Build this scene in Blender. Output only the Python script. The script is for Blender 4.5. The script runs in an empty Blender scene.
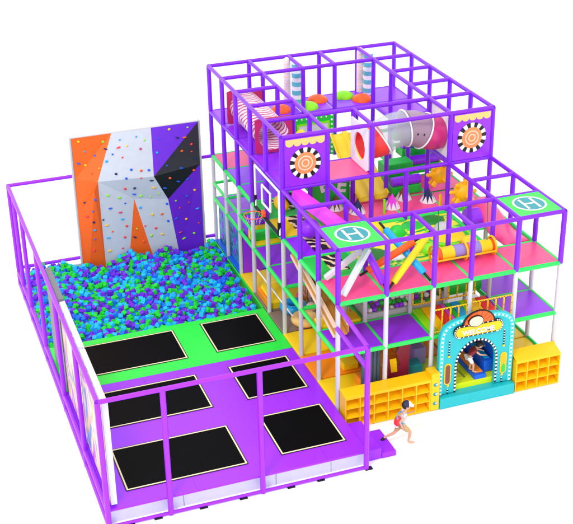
import bpy, math, random
from mathutils import Vector, Matrix, Euler
R = math.radians
random.seed(11)
scene = bpy.context.scene
col = scene.collection
PI = math.pi

# ------------------------------------------------------------------ materials
def lin(c):
    return tuple((x/12.92 if x <= .04045 else ((x+.055)/1.055)**2.4) for x in (v/255 for v in c))

def mat(name, rgb, rough=.42, var=.06, bump=0.0, spec=.4, coat=0.0, scale=6.0):
    m = bpy.data.materials.new(name); m.use_nodes = True
    nt = m.node_tree; b = nt.nodes['Principled BSDF']
    c = lin(rgb)
    tc = nt.nodes.new('ShaderNodeTexCoord')
    n = nt.nodes.new('ShaderNodeTexNoise'); n.inputs['Scale'].default_value = scale; n.inputs['Detail'].default_value = 5
    nt.links.new(tc.outputs['Object'], n.inputs['Vector'])
    mx = nt.nodes.new('ShaderNodeMixRGB'); mx.inputs[1].default_value = (*[x*(1-var) for x in c], 1)
    mx.inputs[2].default_value = (*[min(1, x*(1+var)+var*.02) for x in c], 1)
    nt.links.new(n.outputs['Fac'], mx.inputs[0]); nt.links.new(mx.outputs[0], b.inputs['Base Color'])
    mr = nt.nodes.new('ShaderNodeMapRange'); mr.inputs[3].default_value = rough*.8; mr.inputs[4].default_value = min(1, rough*1.2)
    nt.links.new(n.outputs['Fac'], mr.inputs[0]); nt.links.new(mr.outputs[0], b.inputs['Roughness'])
    b.inputs['Specular IOR Level'].default_value = spec
    b.inputs['Coat Weight'].default_value = coat
    if bump:
        n2 = nt.nodes.new('ShaderNodeTexNoise'); n2.inputs['Scale'].default_value = 9; n2.inputs['Detail'].default_value = 3
        nt.links.new(tc.outputs['Object'], n2.inputs['Vector'])
        bp = nt.nodes.new('ShaderNodeBump'); bp.inputs['Strength'].default_value = bump; bp.inputs['Distance'].default_value = .02
        nt.links.new(n2.outputs['Fac'], bp.inputs['Height']); nt.links.new(bp.outputs[0], b.inputs['Normal'])
    return m

M = {}
def m_(k, *a, **kw): M[k] = mat(k, *a, **kw)
m_('purple_pipe', (124, 30, 224), .32, spec=.35)
m_('purple_vinyl', (146, 40, 238), .33, bump=.12)
m_('purple_deck', (153, 38, 240), .3, bump=.1, spec=.35)
m_('green_deck', (38, 228, 66), .32, bump=.1, spec=.35)
m_('green_pipe', (40, 222, 92), .3)
m_('green_vinyl', (30, 196, 60), .4, bump=.12)
m_('lime_yellow', (214, 226, 10), .4)
m_('lime', (140, 232, 20), .4, bump=.1)
m_('dark_green', (22, 128, 34), .45)
m_('pink_vinyl', (250, 78, 140), .36, bump=.15)
m_('hot_pink', (232, 60, 226), .3)
m_('maroon_vinyl', (186, 36, 96), .45, bump=.1)
m_('white_pipe', (202, 200, 206), .35)
m_('white', (236, 236, 238), .4)
m_('off_white', (214, 214, 222), .45)
m_('yellow', (246, 192, 6), .35, bump=.05)
m_('yellow_vinyl', (248, 208, 14), .4, bump=.12)
m_('yellow_slide', (240, 206, 10), .22, spec=.5)
m_('orange', (248, 140, 10), .4, bump=.1)
m_('deep_orange', (246, 92, 20), .4, bump=.05)
m_('sun_orange', (248, 176, 4), .4)
m_('red', (240, 52, 56), .3, spec=.5)
m_('magenta', (206, 50, 120), .3, spec=.5)
m_('blue', (16, 96, 224), .4, bump=.08)
m_('ring_blue', (96, 182, 198), .4)
m_('navy', (20, 34, 92), .45)
m_('cyan', (14, 168, 240), .38, bump=.05)
m_('turquoise', (28, 178, 188), .35, bump=.04)
m_('turquoise_pale', (84, 208, 214), .35)
m_('teal', (30, 140, 150), .4)
m_('black', (14, 14, 16), .45)
m_('bed_black', (5, 4, 5), .4, spec=.03, scale=2)
m_('cream', (238, 224, 180), .5)
m_('peach', (244, 196, 120), .45)
m_('peach_rim', (240, 206, 180), .4)
m_('tan', (200, 142, 60), .5)
m_('disc_orange', (250, 140, 84), .45)
m_('grey', (118, 116, 120), .55)
m_('silver', (188, 186, 190), .4)
m_('brown', (128, 66, 44), .5)
m_('skin', (208, 156, 130), .5)
m_('hair', (26, 22, 34), .6)
m_('cap_navy', (38, 34, 72), .6)
m_('vest_white', (206, 210, 216), .7, bump=.3)
m_('shirt_maroon', (130, 30, 32), .6)
m_('shorts_tan', (190, 156, 110), .65)
m_('foam_blue', (18, 116, 240), .7, bump=.3)
m_('foam_cyan', (20, 184, 244), .7, bump=.3)
m_('foam_green', (18, 206, 50), .7, bump=.3)
m_('foam_purple', (112, 34, 214), .7, bump=.3)
m_('wall_orange', (242, 100, 22), .45, bump=.1)
m_('wall_grey', (196, 202, 214), .4, bump=.1)
m_('wall_purple', (104, 30, 206), .45, bump=.1)
m_('wall_charcoal', (52, 50, 58), .5, bump=.1)
m_('wall_black', (16, 20, 20), .5)
m_('slate', (72, 86, 100), .5)
m_('wine', (132, 26, 52), .45)
m_('lavender', (150, 130, 200), .45)
m_('ground_white', (253, 253, 253), .8, var=.004, spec=.2)

def nodes_of(name, rough=.42):
    m = bpy.data.materials.new(name); m.use_nodes = True
    nt = m.node_tree; b = nt.nodes['Principled BSDF']; b.inputs['Roughness'].default_value = rough
    tc = nt.nodes.new('ShaderNodeTexCoord')
    return m, nt, b, tc
def ramp(nt, stops, interp='CONSTANT'):
    r = nt.nodes.new('ShaderNodeValToRGB'); e = r.color_ramp.elements
    r.color_ramp.interpolation = interp
    e[0].position = stops[0][0]; e[0].color = (*lin(stops[0][1]), 1)
    e[1].position = stops[1][0]; e[1].color = (*lin(stops[1][1]), 1)
    for p, c in stops[2:]:
        k = e.new(p); k.color = (*lin(c), 1)
    return r
def wave_mat(name, stops, scale, dist, axis='X', rough=.4, interp='CONSTANT', wtype='BANDS', dscale=1.0):
    m, nt, b, tc = nodes_of(name, rough)
    w = nt.nodes.new('ShaderNodeTexWave'); w.wave_type = wtype
    if wtype == 'BANDS': w.bands_direction = axis
    w.inputs['Scale'].default_value = scale; w.inputs['Distortion'].default_value = dist; w.inputs['Detail'].default_value = 2
    w.inputs['Detail Scale'].default_value = dscale
    nt.links.new(tc.outputs['Object'], w.inputs['Vector'])
    r = ramp(nt, stops, interp)
    nt.links.new(w.outputs['Fac'], r.inputs[0]); nt.links.new(r.outputs[0], b.inputs['Base Color'])
    return m
def noise_mat(name, stops, scale, rough=.4, interp='CONSTANT', detail=1.5, distort=.6, stretch=(1,1,1)):
    m, nt, b, tc = nodes_of(name, rough)
    mp = nt.nodes.new('ShaderNodeMapping'); mp.inputs['Scale'].default_value = stretch
    n = nt.nodes.new('ShaderNodeTexNoise'); n.inputs['Scale'].default_value = scale; n.inputs['Detail'].default_value = detail
    n.inputs['Distortion'].default_value = distort
    nt.links.new(tc.outputs['Object'], mp.inputs[0]); nt.links.new(mp.outputs[0], n.inputs['Vector'])
    r = ramp(nt, stops, interp)
    nt.links.new(n.outputs['Fac'], r.inputs[0]); nt.links.new(r.outputs[0], b.inputs['Base Color'])
    return m
M['tunnel_stripe'] = wave_mat('tunnel_stripe', [(0, (196, 60, 112)), (.26, (240, 214, 226)), (.62, (220, 140, 176)), (.72, (246, 234, 240))], 3.3, 3.2, 'DIAGONAL')
M['zebra'] = wave_mat('zebra', [(0, (18, 16, 14)), (.62, (236, 190, 80)), (.8, (240, 226, 190))], 1.7, 7, 'DIAGONAL', dscale=1.5)
M['jungle'] = noise_mat('jungle', [(0, (30, 150, 24)), (.38, (84, 214, 24)), (.45, (240, 238, 30)), (.64, (246, 214, 30)), (.71, (120, 226, 40))], 1.9, distort=1.5, stretch=(1, 1.8, 1))
M['poster'] = noise_mat('poster', [(0, (70, 40, 180)), (.38, (190, 90, 190)), (.44, (206, 196, 206)), (.54, (208, 196, 160)), (.6, (216, 170, 80)), (.68, (80, 130, 200))], 1.3, interp='LINEAR', distort=1.2, stretch=(1, 1.6, .9))
M['mural'] = noise_mat('mural', [(0, (16, 60, 120)), (.42, (30, 120, 180)), (.54, (80, 160, 200)), (.64, (20, 86, 110))], 2.6, interp='LINEAR')
M['net_floor'] = wave_mat('net_floor', [(0, (112, 92, 84)), (.5, (150, 128, 112))], 9, 1.0, 'DIAGONAL')
M['candy'] = wave_mat('candy', [(0, (246, 214, 190)), (.55, (236, 226, 240))], 3.2, 5, 'Z')
# clear plastic of the crawl tube
g, nt, b, tc = nodes_of('clear_plastic', .08)
b.inputs['Base Color'].default_value = (.55, .6, .64, 1); b.inputs['Alpha'].default_value = .3
M['clear'] = g
g, nt, b, tc = nodes_of('smoke_plastic', .08)
b.inputs['Base Color'].default_value = (.42, .3, .4, 1); b.inputs['Alpha'].default_value = .6
M['smoke'] = g

# ------------------------------------------------------------------ mesh builder
class MB:
    def __init__(s): s.v = []; s.f = []; s.sm = []; s.mi = []; s.mats = []; s.cur = 0
    def use(s, m):
        if m not in s.mats: s.mats.append(m)
        s.cur = s.mats.index(m); return s
    def add(s, vs, fs, smooth=False):
        n = len(s.v); s.v += [tuple(v) for v in vs]
        for f in fs: s.f.append(tuple(n+i for i in f)); s.sm.append(smooth); s.mi.append(s.cur)
        return s
    def box(s, a, b, rot=None, org=None):
        x0, y0, z0 = a; x1, y1, z1 = b
        vs = [(x, y, z) for x in (x0, x1) for y in (y0, y1) for z in (z0, z1)]
        if rot is not None:
            o = Vector(org if org else ((x0+x1)/2, (y0+y1)/2, (z0+z1)/2)); vs = [o + rot @ (Vector(v)-o) for v in vs]
        return s.add(vs, [(0,1,3,2), (4,6,7,5), (0,4,5,1), (2,3,7,6), (0,2,6,4), (1,5,7,3)])
    def tube(s, pts, r, n=14, caps=True, rs=None):
        pts = [Vector(p) for p in pts]; rings = []
        up = None
        for i, p in enumerate(pts):
            d = (pts[min(i+1, len(pts)-1)] - pts[max(i-1, 0)]).normalized()
            if up is None:
                up = Vector((0, 0, 1)) if abs(d.z) < .9 else Vector((1, 0, 0))
            a = d.cross(up).normalized(); b = a.cross(d).normalized(); up = b
            rr = rs[i] if rs else r
            rings.append([p + (a*math.cos(2*PI*k/n) + b*math.sin(2*PI*k/n))*rr for k in range(n)])
        vs = [v for g in rings for v in g]; fs = []
        for i in range(len(pts)-1):
            for k in range(n):
                fs.append((i*n+k, i*n+(k+1) % n, (i+1)*n+(k+1) % n, (i+1)*n+k))
        s.add(vs, fs, True)
        if caps:
            s.add(rings[0], [tuple(range(n))]); s.add(rings[-1], [tuple(reversed(range(n)))])
        return s
    def ell(s, c, r, nu=18, nv=10, lo=-90, hi=90, rot=None):
        if not hasattr(r, '__len__'): r = (r, r, r)
        vs = []; fs = []
        for j in range(nv+1):
            t = R(lo + (hi-lo)*j/nv)
            for i in range(nu):
                p = 2*PI*i/nu
                q = Vector((r[0]*math.cos(t)*math.cos(p), r[1]*math.cos(t)*math.sin(p), r[2]*math.sin(t)))
                if rot is not None: q = rot @ q
                vs.append(Vector(c)+q)
        for j in range(nv):
            for i in range(nu):
                fs.append((j*nu+i, j*nu+(i+1) % nu, (j+1)*nu+(i+1) % nu, (j+1)*nu+i))
        return s.add(vs, fs, True)
    def torus(s, c, R1, r, n=36, m=10, rot=None, a0=0, a1=360, sc=(1, 1)):
        vs = []; fs = []; full = (a1-a0) >= 360; k = n if full else n+1
        for i in range(k):
            t = R(a0 + (a1-a0)*i/n)
            for j in range(m):
                u = 2*PI*j/m
                q = Vector(((R1+r*math.cos(u))*math.cos(t)*sc[0], (R1+r*math.cos(u))*math.sin(t)*sc[1], r*math.sin(u)))
                if rot is not None: q = rot @ q
                vs.append(Vector(c)+q)
        for i in range(n):
            for j in range(m):
                a = (i % k)*m; b = ((i+1) % k)*m
                fs.append((a+j, b+j, b+(j+1) % m, a+(j+1) % m))
        return s.add(vs, fs, True)
    def prism(s, poly, o, ux, uy, d):
        """poly of 2-D points in the plane o + a*ux + b*uy, extruded by the vector d"""
        o = Vector(o); ux = Vector(ux); uy = Vector(uy); d = Vector(d); n = len(poly)
        A = [o+ux*a+uy*b for a, b in poly]; B = [p+d for p in A]
        s.add(A+B, [tuple(range(n)), tuple(reversed(range(n, 2*n)))] + [(i, i+n, (i+1) % n+n, (i+1) % n) for i in range(n)])
        return s
    def band(s, outer, inner, o, ux, uy, d):
        """closed band between two outlines with the same number of points, extruded by d"""
        o = Vector(o); ux = Vector(ux); uy = Vector(uy); d = Vector(d); n = len(outer)
        P = lambda q: o+ux*q[0]+uy*q[1]
        A = [P(q) for q in outer]; B = [P(q) for q in inner]
        vs = A+B+[p+d for p in A]+[p+d for p in B]; fs = []
        for i in range(n):
            j = (i+1) % n
            fs += [(i, j, n+j, n+i), (2*n+i, 3*n+i, 3*n+j, 2*n+j), (i, 2*n+i, 2*n+j, j), (n+i, n+j, 3*n+j, 3*n+i)]
        return s.add(vs, fs)
    def build(s, name, m=None, parent=None, bevel=0, origin=None, flip=True):
        me = bpy.data.meshes.new(name)
        vs = s.v
        if origin: vs = [tuple(Vector(v)-Vector(origin)) for v in vs]
        me.from_pydata(vs, [], s.f); me.update()
        ms = [m] if m else s.mats
        for k in ms: me.materials.append(M[k] if isinstance(k, str) else k)
        for i, p in enumerate(me.polygons):
            p.use_smooth = s.sm[i]
            if not m: p.material_index = s.mi[i]
        if flip:
            import bmesh
            bm = bmesh.new(); bm.from_mesh(me); bmesh.ops.recalc_face_normals(bm, faces=bm.faces); bm.to_mesh(me); bm.free()
        o = bpy.data.objects.new(name, me); col.objects.link(o)
        if origin: o.location = origin
        if parent: o.parent = parent
        if bevel:
            bv = o.modifiers.new('bevel', 'BEVEL'); bv.width = bevel; bv.segments = 2; bv.limit_method = 'ANGLE'
        return o

def tag(o, label=None, cat=None, group=None, kind=None):
    if label: o['label'] = label
    if cat: o['category'] = cat
    if group: o['group'] = group
    if kind: o['kind'] = kind
    return o
def empty(name, label, cat, group=None, loc=(0, 0, 0)):
    o = bpy.data.objects.new(name, None); col.objects.link(o); o.location = loc; o.empty_display_size = .1
    return tag(o, label, cat, group)
def B(name, a, b, m, parent=None, bevel=.012, rot=None):
    return MB().box(a, b, rot).build(name, m, parent, bevel)
def T(name, p, q, r, m, parent=None, n=14):
    return MB().tube([p, q], r, n).build(name, m, parent)
def text_mesh(name, body, size, m, parent, mw, extrude=.006, bold=0):
    c = bpy.data.curves.new(name, 'FONT'); c.body = body; c.size = size; c.extrude = extrude; c.offset = bold
    c.align_x = 'CENTER'; c.align_y = 'CENTER'
    t = bpy.data.objects.new('tmp', c); col.objects.link(t)
    dg = bpy.context.evaluated_depsgraph_get()
    me = bpy.data.meshes.new_from_object(t.evaluated_get(dg)); me.name = name
    bpy.data.objects.remove(t)
    me.materials.clear(); me.materials.append(M[m])
    o = bpy.data.objects.new(name, me); col.objects.link(o); o.matrix_world = mw; o.parent = parent
    return o

# ------------------------------------------------------------------ frame of reference
CY = 1.228
XS = [0, 1.2, 2.4, 3.36, 4.56, 5.76]
Z1, Z2, Z3, Z4 = 1.363, 2.727, 4.09, 5.453
G = -.42
def Y(j): return (8-j)*CY

# camera
C_ = Vector((-9.26416477, -22.91932637, 16.19446676))
RM = Matrix(((0.94057008, -0.33918235, -0.01683031), (0.16600249, 0.415968, 0.89409944), (-0.29626188, -0.84375705, 0.44755217)))
cam = bpy.data.cameras.new('camera'); co = bpy.data.objects.new('camera', cam); col.objects.link(co)
co.matrix_world = Matrix.Translation(C_) @ RM.transposed().to_4x4()
cam.sensor_width = 36; cam.lens = 36*1240.1/573; cam.clip_end = 500; cam.clip_start = .5
scene.camera = co

# ------------------------------------------------------------------ setting: seamless white studio floor
o = MB().add([(-90, -90, G), (90, -90, G), (90, 90, G), (-90, 90, G)], [(0, 1, 2, 3)]).build('ground', 'ground_white')
tag(o, kind='structure', label='seamless white studio floor under the whole playground')

w = bpy.data.worlds.new('World'); scene.world = w; w.use_nodes = True
w.node_tree.nodes['Background'].inputs[0].default_value = (1, 1, 1, 1)
w.node_tree.nodes['Background'].inputs[1].default_value = 1.5
def area(name, loc, target, size, power, colr=(1, 1, 1)):
    l = bpy.data.lights.new(name, 'AREA'); l.shape = 'DISK'; l.size = size; l.energy = power; l.color = colr
    ob = bpy.data.objects.new(name, l); col.objects.link(ob); ob.location = loc
    ob.rotation_euler = (Vector(target)-Vector(loc)).to_track_quat('-Z', 'Y').to_euler()
area('key_softbox', (-14, -14, 24), (0, 3, 1), 6, 3600, (1, .985, .96))

# ================================================================== PLAY FRAME
frame = empty('play_frame', 'tall purple, green and white steel frame of the multi-storey indoor playground', 'play frame')
RP = .058
full = [(i, j) for j in (0, 1, 4, 5, 7, 8) for i in range(6)] + [(i, j) for j in (2, 3, 6) for i in (0, 1, 4, 5)]
for i, j in full:
    x, y = XS[i], Y(j)
    if not (j in (1,) and i in (2, 3)):
        zb = Z1 if (i, j) == (3, 8) else (-.05 if not (j == 8 or i == 5) else G)
        mb = MB().tube([(x, y, zb), (x, y, Z2)], RP)
        p = mb.build('post', 'white_pipe', frame)
    top = Z4 if j <= 5 and not (j == 4 and i == 3) and not (j == 5 and i == 3) else Z3
    if j == 8 or j == 7 or j == 6: top = Z3
    MB().tube([(x, y, Z2), (x, y, top)], RP+.006).build('padded_post', 'purple_pipe', frame)
def beam(a, b, m, r=.055, name=None):
    MB().tube([a, b], r).ell(a, r*1.06, 12, 8).ell(b, r*1.06, 12, 8).build(name or ('padded_beam' if 'purple' in m else 'green_beam'), m, frame)
def bx(j, z, i0, i1, m): beam((XS[i0], Y(j), z), (XS[i1], Y(j), z), m)
def by(i, z, j0, j1, m): beam((XS[i], Y(j0), z), (XS[i], Y(j1), z), m)
P_ = 'purple_pipe'; G_ = 'green_pipe'
# tower roof
for j in (0, 1, 4, 5): bx(j, Z4, 0, 5, P_)
for j in (2, 3): bx(j, Z4, 0, 1, P_); bx(j, Z4, 4, 5, P_)
for i in (0, 1, 4, 5): by(i, Z4, 0, 5, P_)
by(2, Z4, 0, 1, P_); by(3, Z4, 0, 1, P_); by(2, Z4, 4, 5, P_)
# level 3
for j in (0, 1, 5, 7, 8): bx(j, Z3, 0, 5, P_)
bx(6, Z3, 0, 1, P_); bx(6, Z3, 4, 5, P_)
for j in (2, 3): bx(j, Z3, 0, 1, P_); bx(j, Z3, 4, 5, P_)
bx(4, Z3, 0, 2, P_); bx(4, Z3, 4, 5, P_)
for i in (0, 1, 4, 5): by(i, Z3, 0, 8, P_)
by(2, Z3, 4, 5, P_); by(2, Z3, 7, 8, P_); by(3, Z3, 7, 8, P_)
# level 2 and level 1, green
for z in (Z2, Z1):
    bx(8, z, 0, 5, G_); by(0, z, 0, 8, G_); by(5, z, 0, 8, G_)
    for j in (0, 5, 7): bx(j, z, 0, 5, G_)
    for j in (1, 2, 3, 4, 6): bx(j, z, 0, 1, G_); bx(j, z, 4, 5, G_)
    by(1, z, 0, 8, G_); by(4, z, 0, 8, G_)
    by(2, z, 7, 8, G_); by(3, z, 7, 8, G_)
by(3, Z2, 3, 5, G_); bx(4, Z2, 3, 5, G_)
# hand rails on the left flank above level 1
beam((0, Y(0), Z1+.5), (0, Y(3), Z1+.5), G_, .045, 'hand_rail')
for j in (0, 1, 2, 3): beam((0, Y(j), Z1+.5), (1.2, Y(j), Z1+.5), G_, .045, 'hand_rail')

def deck(i, j, z, m, x0=None, x1=None, name='deck_panel'):
    a = (XS[i] if x0 is None else x0)+.03; b = (XS[i+1] if x1 is None else x1)-.03
    MB().box((a, Y(j+1)+.03, z-.03), (b, Y(j)-.03, z+.045)).build(name, m, frame, .02)
# level 3 floors
for i in range(5): deck(i, 0, Z3, 'purple_vinyl')
for j in range(1, 5): deck(0, j, Z3, 'purple_vinyl'); deck(4, j, Z3, 'purple_vinyl')
deck(1, 4, Z3, 'pink_vinyl')
# level 2 floors
for i in range(5): deck(i, 7, Z2, 'pink_vinyl')
for j, m in enumerate(['pink_vinyl', 'purple_vinyl', 'purple_vinyl', 'green_vinyl', 'yellow_vinyl', 'purple_vinyl', 'green_vinyl']): deck(0, j, Z2, m)
for i in range(1, 5): deck(i, 4, Z2, 'pink_vinyl')
deck(2, 3, Z2, 'pink_vinyl')
for j in (3,): deck(4, j, Z2, 'pink_vinyl'); deck(3, j, Z2, 'pink_vinyl')
deck(1, 0, Z2, 'purple_vinyl'); deck(1, 3, Z2, 'green_vinyl')
# level 1 floors
for j in (0, 1, 3, 4): deck(0, j, Z1, 'purple_vinyl')
deck(0, 7, Z1, 'purple_vinyl'); deck(1, 7, Z1, 'purple_vinyl')
deck(4, 7, Z1, 'purple_vinyl'); deck(4, 6, Z1, 'purple_vinyl')
# level 0 mats
cols0 = {(2, 7): 'lime_yellow', (3, 7): 'lime_yellow', (0, 0): 'blue', (0, 1): 'blue', (0, 2): 'yellow_vinyl', (0, 3): 'net_floor', (0, 4): 'net_floor', (0, 5): 'yellow_vinyl', (0, 6): 'orange', (0, 7): 'yellow_vinyl'}
for i in range(5):
    for j in range(8):
        if i == 4 and j < 6: continue
        m = cols0.get((i, j)) or ('yellow_vinyl' if i == 4 else ('orange', 'yellow_vinyl')[(i+j) % 2])
        deck(i, j, -.01, m, name='floor_mat', x0=-.088 if i == 0 else None)
beam((XS[5], Y(6), .03), (XS[5], 0, .03), G_, .05, 'green_beam')
# level-0 plinth skirting on the open right side
B('plinth', (-.05, .02, G+.002), (5.70, 9.80, -.05), 'off_white', frame, .01)

# front scalloped pavilion panels
def pavilion(i):
    x0 = XS[i]+.06; x1 = XS[i+1]-.06; y = Y(5)-.02; cx = (x0+x1)/2
    p = B('front_panel', (x0, y-.02, Z3+.06), (x1, y+.02, Z4-.05), 'purple_vinyl', frame, .005)
    mb = MB(); n = 5; wd = (x1-x0-.06)/n
    for k in range(n):
        a = x0+.03+wd*k; pts = [(a, Z4-.07), (a, Z4-.17)] + [(a+wd/2-wd/2*math.cos(t*PI/8), Z4-.17-wd*.42*math.sin(t*PI/8)) for t in range(1, 8)] + [(a+wd, Z4-.17), (a+wd, Z4-.07)]
        mb.prism(pts, (0, y-.022, 0), (1, 0, 0), (0, 0, 1), (0, -.012, 0))
    mb.build('scalloped_awning', 'peach', p)
    cz = Z3+.64; mb = MB(); yy = y-.024
    def ang(r0, r1, a0, a1, d, k=6):
        out = [(cx+r1*math.cos(a0+(a1-a0)*t/k), cz+r1*math.sin(a0+(a1-a0)*t/k)) for t in range(k+1)]
        inn = [(cx+r0*math.cos(a0+(a1-a0)*t/k), cz+r0*math.sin(a0+(a1-a0)*t/k)) for t in reversed(range(k+1))]
        mb.prism(out+inn, (0, yy, 0), (1, 0, 0), (0, 0, 1), (0, -d, 0))
    N = 22
    for k in range(N):
        mb.use('white' if k % 2 else 'black'); ang(.285, .405, 2*PI*k/N, 2*PI*(k+1)/N, .012, 2)
    mb.use('disc_orange'); mb.prism([(cx+.284*math.cos(t*PI/24), cz+.284*math.sin(t*PI/24)) for t in range(48)], (0, yy, 0), (1, 0, 0), (0, 0, 1), (0, -.010, 0))
    mb.use('peach_rim')
    for ra, rb in ((.165, .195), (.075, .105)):
        for h in (0, 1): 
            yy2 = yy; yy = y-.036; ang(ra, rb, h*PI, (h+1)*PI, .004, 16); yy = yy2
    mb.build('target_disc', None, p)
pavilion(0); pavilion(4)

# roof panels with an H in a circle
def helipad(i):
    x0, x1, y0, y1 = XS[i]+.04, XS[i+1]-.04, Y(8)+.05, Y(7)-.04
    p = B('roof_panel', (x0, y0, Z3-.01), (x1, y1, Z3+.03), 'green_deck', frame, .006)
    cx, cy = (x0+x1)/2, (y0+y1)/2
    z = Z3+.032
    MB().prism([(cx+.36*math.cos(t*PI/32), cy+.36*math.sin(t*PI/32)) for t in range(64)], (0, 0, z), (1, 0, 0), (0, 1, 0), (0, 0, .004)).build('teal_disc', 'teal', p)
    mb = MB()
    mb.band([(cx+.41*math.cos(t*PI/32), cy+.41*math.sin(t*PI/32)) for t in range(64)], [(cx+.362*math.cos(t*PI/32), cy+.362*math.sin(t*PI/32)) for t in range(64)], (0, 0, z), (1, 0, 0), (0, 1, 0), (0, 0, .008))
    for s in (-1, 1): mb.box((cx+s*.15-.03, cy-.27, z+.005), (cx+s*.15+.03, cy+.27, z+.010))
    mb.box((cx-.12, cy-.03, z+.005), (cx+.12, cy+.03, z+.0105))
    mb.build('letter_h_mark', 'white', p)
helipad(0); helipad(4)

# back wall window panel of level 2
p = B('window_panel', (2.06, Y(1)-.11, Z2+.06), (3.3, Y(1)-.07, Z3-.03), 'green_vinyl', frame, .005)
mb = MB(); yy = Y(1)-.115
mb.box((2.2, yy-.02, Z2+.5), (3.1, yy, Z3-.3)); mb.build('window_pane', 'off_white', p)
mb = MB()
for k in range(3): mb.band([(2.15, Z2+.45), (3.15, Z2+.45), (3.15, Z3-.25), (2.15, Z3-.25)], [(2.2, Z2+.5), (3.1, Z2+.5), (3.1, Z3-.3), (2.2, Z3-.3)], (0, yy-.03, 0), (1, 0, 0), (0, 0, 1), (0, .03, 0)); break
mb.build('window_frame', 'lime', p)
mb = MB()
for k, m in enumerate(['blue', 'tan', 'pink_vinyl', 'brown', 'white']):
    mb.use(m); mb.box((2.26+.17*k, yy-.045, Z2+.52), (2.37+.17*k, yy-.022, Z2+.72+.05*(k % 2)))
mb.build('window_toys', None, p)
mb = MB()
for k in range(9): mb.ell((3.22, yy-.005, Z2+.15+.14*k), .035, 10, 6)
for k in range(7): mb.ell((2.15+.15*k, yy-.005, Z3-.12), .025, 10, 6)
mb.build('light_dot', 'white', p)

# green lettered panel of level 2
lp = B('letter_panel', (1.26, 5.02, Z2+.06), (2.36, 5.07, Z3-.12), 'green_vinyl', frame, .006)
MX = Matrix.Translation((1.62, 5.01, 3.42)) @ Euler((PI/2, R(-12), 0)).to_matrix().to_4x4()
text_mesh('white_lettering', 'E', .55, 'white', lp, MX, bold=.02)
MX = Matrix.Translation((2.12, 5.01, 3.34)) @ Euler((PI/2, R(10), 0)).to_matrix().to_4x4()
text_mesh('white_lettering', 'E', .55, 'white', lp, MX, bold=.02)

# ================================================================== things inside the frame
# striped crawl tunnel on level 3
t = empty('crawl_tunnel', 'pink and white striped crawl tunnel between two maroon panels, upper left of the tower', 'tunnel')
def holed(y, x0, x1, z0, z1, cx, cz, r, th, axis='y'):
    n = 48; out = []; inn = []
    for k in range(n):
        a = 2*PI*(k+.5)/n; c, s = math.cos(a), math.sin(a)
        f = min((x1-cx if c > 0 else cx-x0)/max(abs(c), 1e-6), (z1-cz if s > 0 else cz-z0)/max(abs(s), 1e-6))
        out.append((cx+c*f, cz+s*f)); inn.append((cx+r*c, cz+r*s))
    mb = MB()
    if axis == 'y': mb.band(out, inn, (0, y, 0), (1, 0, 0), (0, 0, 1), (0, th, 0))
    else: mb.band(out, inn, (y, 0, 0), (0, 1, 0), (0, 0, 1), (th, 0, 0))
    return mb
for y in (8.42, 5.98): holed(y, .09, 1.12, Z3+.07, 5.12, .6, Z3+.55, .42, .05).build('end_panel', 'maroon_vinyl', t)
mb = MB().tube([(.6, 8.42, Z3+.55), (.6, 6.03, Z3+.55)], .44, 36, False); tb = mb.build('striped_tube', 'tunnel_stripe', t)
sd = tb.modifiers.new('solid', 'SOLIDIFY'); sd.thickness = .03

# clear bridge tube
t = empty('clear_crawl_tube', 'see-through bent crawl tube with red left cone and magenta right cone bridging the tower front', 'crawl tube')
holed(2.31, 3.76, 4.86, Z3+.06, 5.3, 4.3, 4.68, .36, .05, 'x').build('end_panel', 'white', t, .006)
holed(4.60, 3.76, 4.86, Z3+.06, 5.42, 4.3, 4.76, .40, .05, 'x').build('end_panel', 'white', t, .006)
path = [Vector((x, 4.33, z)) for x, z in ((2.36, 4.67), (2.62, 4.71), (2.90, 4.79), (3.04, 4.87), (3.3, 4.95), (3.58, 4.97), (3.84, 4.93), (4.1, 4.83), (4.36, 4.74), (4.6, 4.72))]
rad = [.36, .42, .465, .46, .46, .46, .46, .46, .44, .42]
cuts = [('red_cone', 'red', 0, 2), ('clear_section', 'clear', 2, 5), ('smoky_section', 'smoke', 5, 7), ('magenta_cone', 'magenta', 7, 9)]
fine = []; fr = []
for k in range(len(path)-1):
    for q in range(4):
        u = q/4; p0 = path[max(k-1, 0)]; p1 = path[k]; p2 = path[k+1]; p3 = path[min(k+2, len(path)-1)]
        fine.append(.5*((2*p1)+(p2-p0)*u+(2*p0-5*p1+4*p2-p3)*u*u+(3*p1-p0-3*p2+p3)*u**3)); fr.append(rad[k]*(1-u)+rad[k+1]*u)
fine.append(path[-1]); fr.append(rad[-1])
for nm, m, a, b in cuts:
    o = MB().tube(fine[a*4:b*4+1], .4, 32, False, fr[a*4:b*4+1]).build(nm, m, t)
    sd = o.modifiers.new('solid', 'SOLIDIFY'); sd.thickness = .012
for k in (2, 5, 7):
    d = (path[k+1]-path[k-1]).normalized()
    tilt = {2: -30, 5: -4, 7: 24}[k]
    rot = (Matrix.Rotation(R(tilt), 3, 'Y') @ Vector((1, 0, 0))).to_track_quat('Z', 'Y').to_matrix()
    MB().torus(path[k], .475, .022, 40, 8, rot).build('flange_ring', 'white', t)
mb = MB()
for s in (-1, 1): mb.ell((3.84+.09*s, 3.885, 4.92-.02*s), (.04, .02, .04), 10, 8)
mb.build('bolt', 'black', t)

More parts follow.
